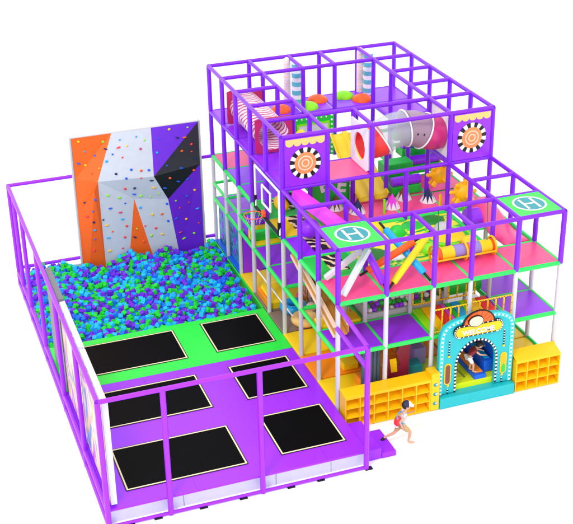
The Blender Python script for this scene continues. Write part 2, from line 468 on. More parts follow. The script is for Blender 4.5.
# soft domes on level 3
def domes(spots):
    base = {}
    for x, y, m, lab in spots:
        key = m
        if key not in base:
            mb = MB().ell((0, 0, 0), (.3, .3, .17), 28, 8, 0, 90); mb.prism([(.3*math.cos(t*PI/14), .3*math.sin(t*PI/14)) for t in range(28)], (0, 0, 0), (1, 0, 0), (0, 1, 0), (0, 0, -.004))
            o = mb.build('soft_dome', m); base[key] = o
        else:
            o = base[key].copy(); col.objects.link(o)
        o.location = (x, y, Z3+.05); tag(o, lab, 'soft dome', 'soft stepping domes on the upper back floor')
domes([(3.15, 9.42, 'deep_orange', 'orange soft dome beside a lime dome, middle of the upper back floor'),
       (2.68, 8.95, 'lime', 'lime soft dome just right of the left teal striped column'),
       (1.86, 9.0, 'deep_orange', 'orange soft dome beside the striped tunnel, left of the candy columns'),
       (3.98, 9.43, 'lime', 'lime soft dome on the upper back floor left of the right candy columns'),
       (4.38, 8.98, 'deep_orange', 'orange soft dome at the foot of the right candy columns')])
# candy columns
def candy(x, y, side):
    t = empty('candy_column', 'teal and white ringed padded column, %s one on the upper back floor' % side, 'padded column', 'teal ringed columns on the top floor', (x, y, Z3+.05))
    h = 1.24
    MB().tube([(0, 0, 0), (0, 0, h)], .14, 24).ell((0, 0, h), (.14, .14, .1), 20, 6, 0, 90).build('column_core', 'white', t)
    for k in range(5):
        MB().tube([(0, 0, .06+k*.26), (0, 0, .19+k*.26)], .147, 24).build('teal_ring', 'ring_blue', t)
candy(2.47, 9.32, 'left'); candy(4.76, 9.44, 'right')
for x, y, lab in ((2.28, 9.62, 'peach and lilac swirled padded column behind the left teal ringed column'), (4.6, 9.68, 'peach and lilac swirled padded column behind the right teal ringed column')):
    o = MB().tube([(0, 0, 0), (0, 0, 1.22)], .1, 20).ell((0, 0, 1.22), (.1, .1, .14), 20, 6, 0, 90).build('swirl_column', 'candy'); o.location = (x, y, Z3+.05)
    tag(o, lab, 'padded column', 'swirled peach columns on the top floor')

# yellow double slide
t = empty('yellow_slide', 'yellow two-lane slide coming down behind the clear crawl tube', 'slide')
prof = []
for k in range(13):
    a = k/12; prof.append((6.75-2.05*a, Z3-.02-(Z3-Z2-.1)*(a**.9*.92+.08*math.sin(a*PI))))
for ln in range(2):
    xa = 2.44+.46*ln; vs = []; fs = []
    cs = [(0, .14), (.03, .14), (.06, .02), (.23, 0), (.40, .02), (.43, .14), (.46, .14)]
    for (y, z) in prof:
        for (dx, dz) in cs: vs.append((xa+dx, y, z+dz))
    n = len(cs)
    for i in range(len(prof)-1):
        for k in range(n-1): fs.append((i*n+k, i*n+k+1, (i+1)*n+k+1, (i+1)*n+k))
    o = MB().add(vs, fs, True).build('slide_lane', 'yellow_slide', t); sd = o.modifiers.new('solid', 'SOLIDIFY'); sd.thickness = .03
# side yellow slide seen through the left bay
t = empty('curved_slide', 'small curved yellow slide on the green slope behind the pink third-level floor', 'slide')
q = [(1.9, 7.6, 3.9), (2.0, 7.2, 3.75), (2.1, 6.8, 3.45), (2.2, 6.3, 3.1), (2.22, 5.7, 2.85)]
MB().tube(q, .17, 20).build('slide_chute', 'yellow_slide', t)
MB().prism([(7.9, Z2+.05), (5.6, Z2+.05), (7.4, 3.9), (7.9, 3.9)], (1.6, 0, 0), (0, 1, 0), (0, 0, 1), (.12, 0, 0)).build('green_side', 'green_vinyl', t, .01)
MB().prism([(7.9, Z2+.05), (5.6, Z2+.05), (7.4, 3.9), (7.9, 3.9)], (2.4-.14, 0, 0), (0, 1, 0), (0, 0, 1), (.1, 0, 0)).build('green_side', 'green_vinyl', t, .01)

# roller climb
def climb(x0, x1, y, n, lab):
    t = empty('roller_climb', lab, 'climbing steps', 'green steps with purple rollers')
    MB().box((x0, y+.55, Z2+.05), (x1, y+1.0, Z2+.75)).build('foam_step', 'green_vinyl', t, .03) if n == 1 else None
    for k in range(n):
        yy = y+.5*k; z = Z2+.05+.32*k
        MB().box((x0, yy+.02, z), (x1, yy+.5, z+.26)).build('foam_step', 'green_vinyl', t, .03)
        MB().tube([(x0+.02, yy+.12, z+.38), (x1-.02, yy+.12, z+.38)], .13, 22).build('roller', 'purple_vinyl', t)
climb(3.58, 4.44, 4.98, 1, 'green foam steps with purple rollers right of the yellow two-lane slide')
climb(4.66, 5.66, 6.2, 3, 'green foam steps with purple rollers behind the right pavilion panel')

# cones
def cone(x, y, m, lab):
    t = empty('tooth_cone', lab, 'soft cone', 'pointed cones on the pink deck', (x, y, Z2+.05))
    n = 9; h = .40; r = .22
    vs = [(r*math.cos(2*PI*k/n), r*math.sin(2*PI*k/n), 0) for k in range(n)]+[(0, 0, h)]
    MB().add(vs, [(k, (k+1) % n, n) for k in range(n)]+[tuple(reversed(range(n)))]).build('cone_body', m, t)
    mb = MB(); e = 1.04
    for k in range(n):
        a0, a1 = 2*PI*k/n, 2*PI*(k+1)/n; am = (a0+a1)/2
        p0 = Vector((r*e*math.cos(a0), r*e*math.sin(a0), .002)); p1 = Vector((r*e*math.cos(a1), r*e*math.sin(a1), .002))
        tp = Vector((r*e*.56*math.cos(am), r*e*.56*math.sin(am), h*.44+.01))
        i0 = p0*.9; i1 = p1*.9; it = tp*.9
        mb.add([p0, p1, tp, i0, i1, it], [(0, 1, 2), (5, 4, 3), (0, 3, 4, 1), (1, 4, 5, 2), (2, 5, 3, 0)])
    mb.build('jagged_collar', 'white', t)
cone(2.33, 4.42, 'navy', 'navy cone with white teeth in front of the yellow slide')
cone(1.89, 4.86, 'brown', 'brown cone with white teeth by the green lettered panel, farthest left of the cones')
cone(3.82, 4.78, 'brown', 'brown cone with white teeth near the purple roller steps')
cone(3.30, 4.38, 'hot_pink', 'pink cone with white teeth, nearest the front of the pink deck')
cone(4.36, 4.40, 'navy', 'navy cone with white teeth beside the hanging orange suns')

# hanging suns
def sun(c, lab):
    t = empty('hanging_sun', lab, 'hanging toy', 'orange spiky balls hung on cords', c)
    mb = MB().ell((0, 0, 0), (.25, .25, .26), 22, 14)
    rnd = random.Random(3)
    for k in range(13):
        a = 2*PI*k/8 if k < 8 else 2*PI*(k-8)/5+.3; e = rnd.uniform(-.2, .2) if k < 8 else rnd.choice((-.8, .8))
        d = Vector((math.cos(a)*math.cos(e), math.sin(a)*math.cos(e), math.sin(e))) if k % 2 == 0 else Vector((math.cos(a), -.3, math.sin(a))).normalized()
        mb.tube([d*.16, d*.28, d*.36, d*.385], .05, 10, True, [.10, .045, .055, .025])
    mb.build('spiky_ball', 'sun_orange', t)
    T('cord', (0, 0, .2), (0, 0, Z3-c[2]-.05), .012, 'yellow', t, 8)
sun((4.62, 4.3, 3.55), 'orange spiky sun ball hanging on a cord, left one under the right pavilion')
sun((4.70, 3.1, 3.52), 'orange spiky sun ball hanging on a cord, right one over the open roof grid')
for x, y, lab in ((2.95, 4.1, 'olive padded stake in front of the yellow slide'), (4.44, 3.85, 'short yellow stake beside the navy cone'), (4.84, 3.3, 'olive stake under the right hanging sun')):
    o = MB().tube([(x, y, Z2-.1), (x, y, Z2+.45)], .035, 10).build('stake', 'lime' if 'olive' in lab else 'yellow'); tag(o, lab, 'stake', 'stakes around the pink deck')

# zebra mats on the left walkway
for k, (y0, y1, lab) in enumerate(((5.25, 6.0, 'black and gold striped mat on the green walkway cell'), (4.0, 4.82, 'black and gold striped mat on the yellow walkway cell'), (2.68, 3.5, 'black and gold striped mat on the purple walkway cell next to the ball'), (1.48, 2.3, 'black and gold striped mat on the front green walkway cell'))):
    o = B('striped_mat', (.46, y0, Z2+.048), (.9, y1, Z2+.075), 'zebra', None, .005); tag(o, lab, 'mat', 'striped mats along the left walkway')
o = MB().ell((.62, 3.42, Z2+.32), .25, 28, 18).build('exercise_ball', 'purple_vinyl'); tag(o, 'big purple ball on the left walkway beside a striped mat', 'ball')
mb = MB().use('yellow'); mb.ell((.5, 5.2, Z2+.3), (.2, .3, .2), 18, 10); mb.use('black'); mb.ell((.72, 5.12, Z2+.42), .17, 18, 12)
o = mb.build('soft_bee', None); tag(o, 'black and yellow round soft toy behind the left pavilion panel', 'soft toy')

# hot-pink and white slanting beams
def bar(name, p, q, wd, m, lab, cat):
    p, q = Vector(p), Vector(q); d = (q-p).normalized(); a = d.cross(Vector((0, 0, 1))).normalized(); b = a.cross(d)
    h = wd/2; vs = [c+a*sx*h+b*sy*h for c in (p, q) for sx, sy in ((-1, -1), (1, -1), (1, 1), (-1, 1))]
    o = MB().add(vs, [(0, 1, 2, 3), (7, 6, 5, 4)]+[(k, (k+1) % 4, (k+1) % 4+4, k+4) for k in range(4)]).build(name, m, None, .02); return tag(o, lab, cat)
bar('padded_bar', (.35, 3.7, 3.92), (1.15, 1.35, 3.5), .26, 'hot_pink', 'square hot-pink padded bar sloping down under the left roof panel', 'padded bar')
bar('slanted_strut', (.12, 1.1, 2.85), (1.05, .95, 3.55), .13, 'off_white', 'pale strut leaning under the left H roof panel, farther back one', 'strut')
bar('slanted_strut', (.18, .15, 2.85), (.95, .5, 3.75), .13, 'off_white', 'pale strut leaning under the left H roof panel, nearest the front edge', 'strut')

# punching bags
def bag(p, q, m, lab):
    p, q = Vector(p), Vector(q); c = (p+q)/2
    t = empty('hanging_bag', lab, 'punching bag', 'coloured tube bags strung across the front bay', c)
    d = q-p; a = p+d*.12; b = p+d*.88
    MB().tube([a-c, a-c+d*.01, b-c-d*.01, b-c], .085, 20, True, [.07, .085, .085, .07]).build('bag_tube', m, t)
    T('strap', p-c, a-c, .03, 'black', t, 10); T('strap', b-c, q-c, .03, 'black', t, 10)
bag((1.25, .1, 2.82), (.95, .9, 3.75), 'purple_vinyl', 'purple tube bag slanting down to the second front post')
bag((.85, .75, 2.95), (2.45, .85, 3.62), 'deep_orange', 'orange tube bag crossing low behind the yellow one')
bag((1.27, .1, 2.8), (2.75, .9, 3.75), 'yellow_vinyl', 'yellow tube bag leaning up right from the second front post')
bag((2.36, .1, 2.85), (1.75, 1.7, 3.75), 'cyan', 'sky-blue tube bag slanting down to the third front post')

# barrel roller swing
t = empty('barrel_roller', 'horizontal roller with orange, yellow and pale blue bands in a yellow cage', 'barrel roller')
x0, x1, yb, zb = 2.86, 4.44, 1.0, Z2+.26
bands = ['deep_orange', 'yellow_vinyl', 'lavender', 'deep_orange', 'lavender', 'yellow_vinyl', 'deep_orange']
ws = [.14, .34, .3, .12, .3, .3, .08]; k = x0+.04
for m, wdt in zip(bands, ws):
    MB().tube([(k, yb, zb), (k+wdt*.97, yb, zb)], .17, 26).build('roller_band', m, t); k += wdt*.98
for xx in (x0, (x0+x1)/2+.02, x1): MB().torus((xx, yb, zb), .22, .028, 28, 8, Matrix.Rotation(PI/2, 3, 'Y')).build('cage_hoop', 'yellow', t)
for dy, dz in ((-.22, -.06), (.22, -.06)): T('cage_rail', (x0, yb+dy, zb+dz), (x1, yb+dy, zb+dz), .025, 'yellow', t)
for xx in (x0+.12, x1-.15): T('hanging_rope', (xx, yb, zb+.15), (xx+.1, yb+.25, Z3-.03), .014, 'dark_green', t, 8)

# painted jungle deck at level 2
t = empty('jungle_play_deck', 'yellow and green jungle-patterned bouncy deck with round pads in the open middle', 'play deck')
MB().box((1.27, 1.30, Z2-.08), (4.5, 3.6, Z2+.02)).build('printed_mat', 'jungle', t, .02)
def pad(c, r, sy, m, h, nm): MB().ell((c[0], c[1], Z2+.02), (r, r*sy, h), 36, 6, 0, 90).build(nm, m, t)
pad((3.85, 2.25), .62, .85, 'green_vinyl', .07, 'round_pad'); pad((3.85, 2.25), .52, .85, 'yellow_vinyl', .11, 'round_pad'); 
MB().torus((3.85, 2.25, Z2+.06), .60, .035, 44, 10, None, sc=(1, .85)).build('pad_rim', 'lime', t)
pad((3.9, 2.6), .24, 1, 'silver', .26, 'rock_dome'); pad((3.95, 3.3), .34, .8, 'dark_green', .09, 'round_pad')
pad((3.35, 3.2), .3, .9, 'green_vinyl', .05, 'round_pad'); pad((2.75, 2.1), .28, .9, 'green_vinyl', .06, 'round_pad'); pad((1.75, 2.0), .36, .9, 'dark_green', .09, 'round_pad')
pad((1.6, 2.5), .26, .9, 'silver', .16, 'rock_dome'); pad((2.2, 1.65), .22, .6, 'white', .05, 'round_pad')

# pink wave slide in the right column
t = empty('pink_wave_slide', 'wide pink soft slide along the right edge of the second level', 'slide')
vs = []; fs = []; n = 16
for k in range(n+1):
    a = k/n; y = Y(5)-.1-2.3*a; z = Z2+.3*(1-a)**1.3-.04+.05*math.sin(a*8)
    for x, dz in ((4.98, 0), (5.1, .05), (5.35, .07), (5.6, .05), (5.69, 0)): vs.append((x, y, z+dz))
for k in range(n):
    for q in range(4): fs.append((k*5+q, k*5+q+1, k*5+q+6, k*5+q+5))
o = MB().add(vs, fs, True).build('slide_surface', 'pink_vinyl', t); sd = o.modifiers.new('solid', 'SOLIDIFY'); sd.thickness = .06
MB().tube([(4.62, 2.7, Z2+.22), (4.96, 2.7, Z2+.22)], .24, 24).build('end_roll', 'purple_vinyl', t)

# ball pit at level 1
t = empty('ball_pit', 'grey-walled ball pit on the middle level behind the purple front floor', 'ball pit')
B('front_wall', (1.26, 1.30, Z1-.02), (3.42, 1.38, Z1+.17), 'silver', t, .01)
B('back_wall', (1.26, 3.52, Z1-.02), (3.42, 3.60, Z1+.5), 'silver', t, .01)
B('side_wall', (1.26, 1.39, Z1-.02), (1.34, 3.51, Z1+.3), 'silver', t, .01)
B('side_wall', (3.34, 1.39, Z1-.02), (3.42, 3.51, Z1+.3), 'silver', t, .01)
B('pit_floor', (1.35, 1.39, Z1-.02), (3.33, 3.51, Z1+.03), 'silver', t, 0)
rnd = random.Random(5); bb = {}
labs = {'purple_vinyl': 'purple', 'green_vinyl': 'green', 'white': 'white'}
for gy in range(7):
    for gx in range(16):
        x = 1.42+gx*.121+rnd.uniform(-.02, .02); y = 1.45+gy*.13+rnd.uniform(-.02, .02)
        z = Z1+.14+.065*gy+rnd.uniform(-.02, .05)
        m = rnd.choice(list(labs))
        if m not in bb:
            o = MB().ell((0, 0, 0), .068, 16, 10).build('pit_ball', m); bb[m] = o
        else:
            o = bb[m].copy(); col.objects.link(o)
        o.location = (x, y, z)
        tag(o, '%s plastic ball lying in the middle-level ball pit' % labs[m], 'ball', '%s balls of the ball pit' % labs[m])

# rainbow lanes at level 1
t = empty('rainbow_slide', 'flat rainbow-striped slide lanes behind the arch sign', 'slide')
xx = 2.44
for m, wd in (('lime', .22), ('yellow_vinyl', .26), ('red', .26), ('hot_pink', .12), ('green_vinyl', .14), ('cyan', .24), ('lime', .16), ('yellow_vinyl', .3), ('red', .3), ('purple_vinyl', .14)):
    x2 = min(xx+wd, 4.5)
    MB().prism([(1.2, Z1+.14), (1.2, Z1-.02), (.06, Z1-.05), (.06, Z1+.02)], (xx+.006, 0, 0), (0, 1, 0), (0, 0, 1), (x2-xx-.012, 0, 0)).build('slide_lane', m, t, .02)
    xx = x2
o = MB().tube([(3.5, 1.75, Z1+.3), (4.5, 1.75, Z1+.3)], .26, 24).build('foam_roll', 'green_vinyl'); tag(o, 'thick green foam roll behind the rainbow lanes', 'foam roll')
o = B('foam_block', (3.5, 2.2, Z1), (4.5, 2.7, Z1+.85), 'purple_vinyl', None, .03); tag(o, 'purple foam block behind the green foam roll', 'foam block')

# rope nets
def net(x0, x1, y, z0, z1, nx, nz, lab):
    t = empty('rope_net', lab, 'rope net', 'yellow rope nets', (x0, y, z0))
    mb = MB().use('yellow'); kn = mb
    for k in range(nx+1):
        x = (x1-x0)*k/nx; mb.tube([(x, 0, 0), (x, 0, z1-z0)], .021, 8)
    for k in range(nz+1):
        z = (z1-z0)*k/nz; mb.tube([(0, 0, z), (x1-x0, 0, z)], .021, 8)
    mb.use('black')
    for a in range(nx*3+1):
        for b in range(nz+1): kn.ell(((x1-x0)*a/(nx*3), -.015, (z1-z0)*b/nz), .013, 8, 6)
    for a in range(nx+1):
        for b in range(nz*3+1): kn.ell(((x1-x0)*a/nx, -.015, (z1-z0)*b/(nz*3)), .013, 8, 6)
    mb.build('rope_mesh', None, t)
net(2.42, 4.1, 1.12, Z1+.3, Z2-.08, 7, 2, 'yellow knotted rope net in front of the ball pit')
net(2.44, 3.30, .0, Z1+.12, Z1+.72, 4, 1, 'low yellow knotted rope net above the arch, left of the white post behind its sign')
net(3.42, 4.5, .0, Z1+.12, Z1+.74, 5, 1, 'low yellow knotted rope net above the arch, right of the white post behind its sign')

# tan chute on the left flank
t = empty('tan_chute', 'tan chute with peach rims sloping down on the left flank under the second level', 'slide')
def chute(xa, xb, dz0, dz1, nm, m):
    MB().prism([(3.55, Z2-.15+dz0), (3.55, Z2-.15+dz1), (.62, Z1+.42+dz1), (.62, Z1+.42+dz0)], (xa, 0, 0), (0, 1, 0), (0, 0, 1), (xb-xa, 0, 0)).build(nm, m, t, .01)
chute(.16, .2, -.22, -.02, 'side_panel', 'tan'); chute(.13, .22, -.02, .05, 'rim', 'peach_rim'); chute(.13, .22, -.29, -.22, 'rim', 'peach_rim')
chute(.50, .54, -.22, -.02, 'side_panel', 'tan'); chute(.48, .57, -.02, .05, 'rim', 'peach_rim')
chute(.22, .50, -.27, -.22, 'slide_bed', 'tan')
o = B('landing_mat', (.08, 1.30, Z1-.02), (1.14, 1.75, Z1+.1), 'yellow_vinyl', None, .02); tag(o, 'yellow landing mat at the lower end of the tan chute', 'mat')

# obstacle blocks j2 level 1
for k, (m, y0, y1, z1, lab) in enumerate((('yellow_vinyl', 6.16, 6.38, .10, 'lowest yellow foam block, nearest the purple middle-level floor on the left flank'), ('green_vinyl', 6.39, 6.7, .24, 'green foam block between two yellow ones on the left flank'), ('yellow_vinyl', 6.71, 6.88, .34, 'upper yellow foam block behind the green one on the left flank'), ('purple_vinyl', 6.89, 7.3, .50, 'purple foam block carrying a dark ring on the left flank'))):
    o = B('foam_block', (.08, y0, Z1-.02), (1.14, y1, Z1+z1), m, None, .03); tag(o, lab, 'foam block', 'foam blocks in a row on the left flank')
o = MB().torus((.66, 7.06, Z1+.54), .13, .035, 28, 8, None, sc=(1.5, .9)).build('oval_ring', 'dark_green'); tag(o, 'dark oval ring resting on the purple foam block of the left flank', 'ring')

# mural on the left flank, level 0
t = empty('mural_panel', 'blue painted mural panel with purple dots at the back of the left flank', 'panel')
B('painted_board', (.08, 7.42, .04), (.14, 9.74, Z1-.08), 'mural', t, .01)
mb = MB()
for k in range(4):
    for q in range(3): mb.ell((.078, 9.4-.6*k, .3+.36*q), (.02, .09, .12), 14, 8)
mb.build('purple_dot', 'purple_vinyl', t)
B('end_board', (.06, 7.3, .04), (.62, 7.38, Z1-.02), 'purple_vinyl', t, .01)

# swim ring toys level 0
for x, y, m, lab in ((.62, 4.75, 'cyan', 'blue padded ring on the netted floor of the left flank'), (.66, 3.98, 'peach', 'yellow-peach padded ring on the netted floor, nearer the front')):
    o = MB().torus((0, 0, 0), .25, .12, 32, 14).build('padded_ring', m); o.location = (x, y, .16); tag(o, lab, 'padded ring', 'padded rings on the netted floor')
o = T('white_handle_bar', (.05, 6.05, .75), (.3, 3.9, .35), .022, 'white'); tag(o, 'thin white bar sloping down behind the left flank posts', 'bar')
o = B('wedge_mat', (.08, 5.0, .04), (1.1, 5.9, .3), 'yellow_vinyl', None, .03, Matrix.Rotation(R(7), 3, 'X')); tag(o, 'yellow wedge mat beside the foam pit on the left flank', 'mat')
for x, y, m, lab in ((.95, 5.1, 'pink_vinyl', 'small pink ball behind the blue padded ring'), (1.02, 4.45, 'peach_rim', 'pale pink ball between the two padded rings')):
    o = MB().ell((x, y, .2), .14, 20, 12).build('soft_ball', m); tag(o, lab, 'ball', 'soft balls on the netted floor')

# small play pieces of the left flank
for a, b, m, lab in (((.0, 4.95, .036), (.07, 6.0, .26), 'orange', 'low orange padded board between foam pit and netted floor'),
                     ((.75, 2.5, .036), (1.12, 3.1, .42), 'yellow_vinyl', 'yellow foam block on the yellow mat behind the left flank posts'),
                     ((.7, 1.35, .036), (1.1, 2.2, .22), 'yellow_vinyl', 'low yellow foam block on the orange mat of the left flank'),
                     ((.75, .25, .036), (1.1, .8, .3), 'orange', 'orange foam block on the front yellow mat beside the slate curtain')):
    o = B('foam_block', a, b, m, None, .025); tag(o, lab, 'foam block', 'loose foam blocks of the left flank')
t = empty('rung_ladder', 'peach ladder with red-orange rungs leaning under the front left deck', 'ladder')
for x in (.62, .98): T('side_rail', (x, 2.3, Z1+.1), (x, 1.5, Z2-.12), .035, 'peach_rim', t)
for k in range(7):
    u = (k+.6)/7; T('rung', (.63, 2.3-.8*u, Z1+.1+(Z2-Z1-.22)*u), (.97, 2.3-.8*u, Z1+.1+(Z2-Z1-.22)*u), .03, 'deep_orange', t, 10)
t = empty('side_net', 'grey climbing net hung on the left flank behind the padded rings', 'net')
mb = MB()
for k in range(15): mb.tube([(1.15, 3.75+.165*k, .04), (1.15, 3.75+.165*k, Z1-.06)], .009, 6)
for k in range(8): mb.tube([(1.15, 3.75, .08+.165*k), (1.15, 6.06, .08+.165*k)], .009, 6)
mb.build('net_mesh', 'grey', t)
T('net_border', (1.15, 3.7, Z1-.07), (1.15, 6.1, Z1-.07), .02, 'grey', t)
# extra pieces on the jungle deck
for x, y, m, w_, h_, lab in ((2.2, 3.15, 'yellow_vinyl', .3, .34, 'yellow foam hump on the jungle deck behind the sky-blue bag'), (2.75, 2.85, 'green_vinyl', .24, .26, 'green foam hump on the jungle deck beside the yellow bag'), (4.2, 1.75, 'yellow_vinyl', .24, .2, 'yellow foam hump at the right of the jungle deck behind the barrel roller'), (3.1, 1.7, 'lime', .22, .2, 'lime foam hump on the jungle deck behind the left end of the barrel roller')):
    o = MB().ell((x, y, Z2+.02), (w_, w_*.8, h_), 24, 8, 0, 90).build('foam_hump', m); tag(o, lab, 'foam hump', 'foam humps on the jungle deck')

# inside ground floor: curtain, maroon panel, blocks
t = empty('strip_curtain', 'slate grey vertical roller curtain above the left shoe cubby', 'curtain')
for k in range(5): T('roller_strip', (.72+.1*k, .2, .0), (.72+.1*k, .2, 1.28), .05, 'slate', t)
t = empty('wine_panel', 'wine-red cut-out panel with yellow and orange shapes above the left shoe cubby', 'panel')
MB().prism([(1.3, .05), (1.95, .05), (2.0, 1.3), (1.82, 1.3), (1.62, .95), (1.75, .55), (1.5, .62), (1.3, 1.28)], (0, .3, 0), (1, 0, 0), (0, 0, 1), (0, .05, 0)).build('board', 'wine', t, .005)
MB().prism([(1.5, .42), (1.66, .42), (1.62, .8), (1.45, .8)], (0, .285, 0), (1, 0, 0), (0, 0, 1), (0, .012, 0)).build('yellow_shape', 'yellow', t)
for a, b, m, lab in (((2.08, .5, .04), (2.45, .85, .34), 'teal', 'teal foam cube on the floor mats behind the left shoe cubby'), ((2.4, .95, .04), (2.75, 1.35, .5), 'lavender', 'lavender foam cube left of the arch'), ((2.6, 1.5, .04), (2.95, 1.9, .75), 'lime', 'olive-green foam cube behind the lavender one'), ((1.7, 1.3, .04), (2.1, 1.8, .3), 'orange', 'orange foam block behind the wine-red panel')):
    o = B('foam_cube', a, b, m, None, .03); tag(o, lab, 'foam cube', 'foam cubes on the ground floor')
o = B('red_partition', (1.3, 2.4, .04), (3.3, 2.48, 1.25), 'deep_orange', None, .01); tag(o, 'red-orange partition at the back of the ground floor', 'partition')

# basketball hoop
t = empty('basketball_hoop', 'orange basketball hoop on a white frame with black corners, left side of the tower', 'basketball hoop')
xb = -.11
mb = MB()
for a, b in (((5.5, 2.9), (5.5, 4.08)), ((3.62, 2.9), (3.62, 4.08)), ((5.5, 4.08), (3.62, 4.08)), ((4.95, 3.25), (4.95, 3.75)), ((4.3, 3.25), (4.3, 3.75)), ((4.95, 3.75), (4.3, 3.75)), ((4.95, 3.25), (4.3, 3.25))):
    mb.tube([(xb, a[0], a[1]), (xb, b[0], b[1])], .03, 10)
mb.build('backboard_frame', 'white', t)
mb = MB(); mb.tube([(xb-.01, 5.5, 3.25), (xb-.01, 5.5, 2.9), (xb-.01, 3.62, 2.9), (xb-.01, 3.62, 3.25)], .045, 10); mb.build('black_padding', 'black', t)
MB().torus((-.42, 4.75, 3.02), .25, .013, 36, 8).build('hoop_ring', 'deep_orange', t)
B('hoop_mount', (-.19, 4.66, 2.95), (-.115, 4.84, 3.1), 'deep_orange', t)
mb = MB()
for k in range(12):
    a = 2*PI*k/12; b_ = a+PI/12
    mb.tube([(-.42+.24*math.cos(a), 4.75+.24*math.sin(a), 3.01), (-.42+.15*math.cos(b_), 4.75+.15*math.sin(b_), 2.78)], .003, 5)
mb.build('hoop_net', 'white', t)

# ================================================================== shoe cubbies and arch
def cubby(x0, x1, ncol, lab, right_box=0, rise=.14):
    t = empty('shoe_cubby', lab, 'shoe rack', 'yellow shoe racks along the front')
    y0, y1 = -.43, -.06; z0, z1 = G+.02, .46
    xe = x1-right_box
    B('back_board', (x0+.02, y1-.03, z0), (x1-.02, y1-.003, z1+rise-.04), 'yellow', t, .004)
    MB().prism([(y0, z1-.03), (y0, z1+.01), (y1, z1+rise), (y1, z1+rise-.04)], (x0-.01, 0, 0), (0, 1, 0), (0, 0, 1), (x1-x0+.02, 0, 0)).build('sloped_top', 'yellow', t, .006)
    rows = 3; zz = [z0+(z1-.06-z0)*k/rows for k in range(rows+1)]
    for k in range(rows+1):
        B('shelf', (x0+.024, y0+.002, zz[k]), (xe-.004, y1-.035, zz[k]+.022), 'yellow', t, .003)
        if k < rows:
            MB().prism([(y0+.004, zz[k]+.024), (y1-.036, zz[k]+.024), (y1-.036, zz[k]+.15)], (x0+.026, 0, 0), (0, 1, 0), (0, 0, 1), (xe-x0-.05, 0, 0)).build('shoe_ramp', 'yellow', t)
    for k in range(ncol+1):
        x = x0+(xe-x0)*k/ncol
        B('divider', (x-.014, y0-.004, z0), (x+.014, y1-.034, z1-.02), 'yellow', t, .003)
    B('front_rail', (x0-.008, y0-.008, z1-.06), (xe, y0+.012, z1+.0), 'yellow', t, .003)
    if right_box:
        o = B('end_box', (xe+.016, y0-.02, z0), (x1, y1-.034, z1+.16), 'yellow', t, .02)
        for k in range(3):
            e = MB(); zc = z0+.2+.26*k; xc = (xe+x1)/2+.01
            e.use('teal').ell((xc, y0-.022, zc), (.06, .012, .05), 16, 8).use('white').ell((xc+.02, y0-.03, zc+.008), (.03, .01, .022), 12, 6)
            e.build('round_emblem', None, o)
cubby(.03, 2.44, 6, 'long yellow shoe rack left of the arch, behind the running child', .24, .05)
cubby(4.52, 5.72, 4, 'short yellow shoe rack right of the arch')

t = empty('entrance_arch', 'turquoise entrance arch with checkered doorway and a welcome sign', 'arch')
ax, aw = 3.46, 1.0
def arch_out(inset=0, n=20):
    w_ = aw-inset; pts = [(ax-w_, -.1+0)]
    zc, top = 1.28, 1.93-inset
    for k in range(n+1):
        a = PI-PI*k/n; c, s = math.cos(a), math.sin(a)
        e = .62
        pts.append((ax+w_*math.copysign(abs(c)**e, c), zc+(top-zc)*abs(s)**e))
    pts.append((ax+w_, -.1)); return pts
def door(r, n=20):
    pts = [(ax-.52-r+.0, -.1)]; zc = .62
    for k in range(n+1):
        a = PI-PI*k/n; pts.append((ax+(.52+r)*math.cos(a), zc+(.60+r)*math.sin(a)))
    pts.append((ax+.52+r, -.1)); return pts
ya = -.30
O, I = arch_out(), door(0)
mb = MB()
n = len(O); D = Vector((0, .1, 0))
A = [Vector((a, ya, b)) for a, b in O]; Bq = [Vector((a, ya, b)) for a, b in I]
vs = A+Bq+[v+D for v in A]+[v+D for v in Bq]; fs = []
for i in range(n-1):
    j = i+1; fs += [(i, j, n+j, n+i), (2*n+i, 3*n+i, 3*n+j, 2*n+j), (i, 2*n+i, 2*n+j, j), (n+i, n+j, 3*n+j, 3*n+i)]
fs += [(0, n, 3*n, 2*n), (n-1, 3*n-1, 4*n-1, 2*n-1)]
mb.add(vs, fs).build('arch_board', 'turquoise', t, .008)
def walk(pts, d0, seg):
    """cut a polyline into equal pieces"""
    out = []; acc = 0; cur = [Vector(pts[0])]; 
    P = [Vector(p) for p in pts]; 
    for a, b in zip(P, P[1:]):
        L = (b-a).length; pos = 0
        while acc+(L-pos) >= seg:
            pos += seg-acc; acc = 0; q = a.lerp(b, pos/L); cur.append(q); out.append(cur); cur = [q]
        acc += L-pos; cur.append(b)
    return out
def strip(pieces, wd, yy, th, cols_, name, parent):
    mb = MB()
    for k, pc in enumerate(pieces):
        mb.use(cols_[k % len(cols_)])
        a, b = pc[0], pc[-1]
        if (b-a).length < 1e-4: continue
        d = (b-a).normalized(); nrm = Vector((-d.y, d.x))*wd/2
        mb.prism([tuple(a-nrm), tuple(b-nrm), tuple(b+nrm), tuple(a+nrm)], (0, yy, 0), (1, 0, 0), (0, 0, 1), (0, -th, 0))
    return mb.build(name, None, parent)
strip(walk(arch_out(.07), 0, .05), .10, ya-.002, .008, ['turquoise_pale'], 'border_strip', t)
strip(walk(arch_out(.07), 0, .055), .04, ya-.011, .006, ['white', 'turquoise'], 'border_dashes', t)
strip(walk(door(.028), 0, .05), .045, ya-.002, .014, ['black', 'white'], 'checkered_trim', t)
B('doorway_mat', (2.5, -.19, -.3), (4.44, .025, .03), 'lime_yellow', t, .01)
# threshold block
B('threshold_block', (2.46, -.46, G+.004), (4.48, -.12, -.12), 'turquoise', t, .02)
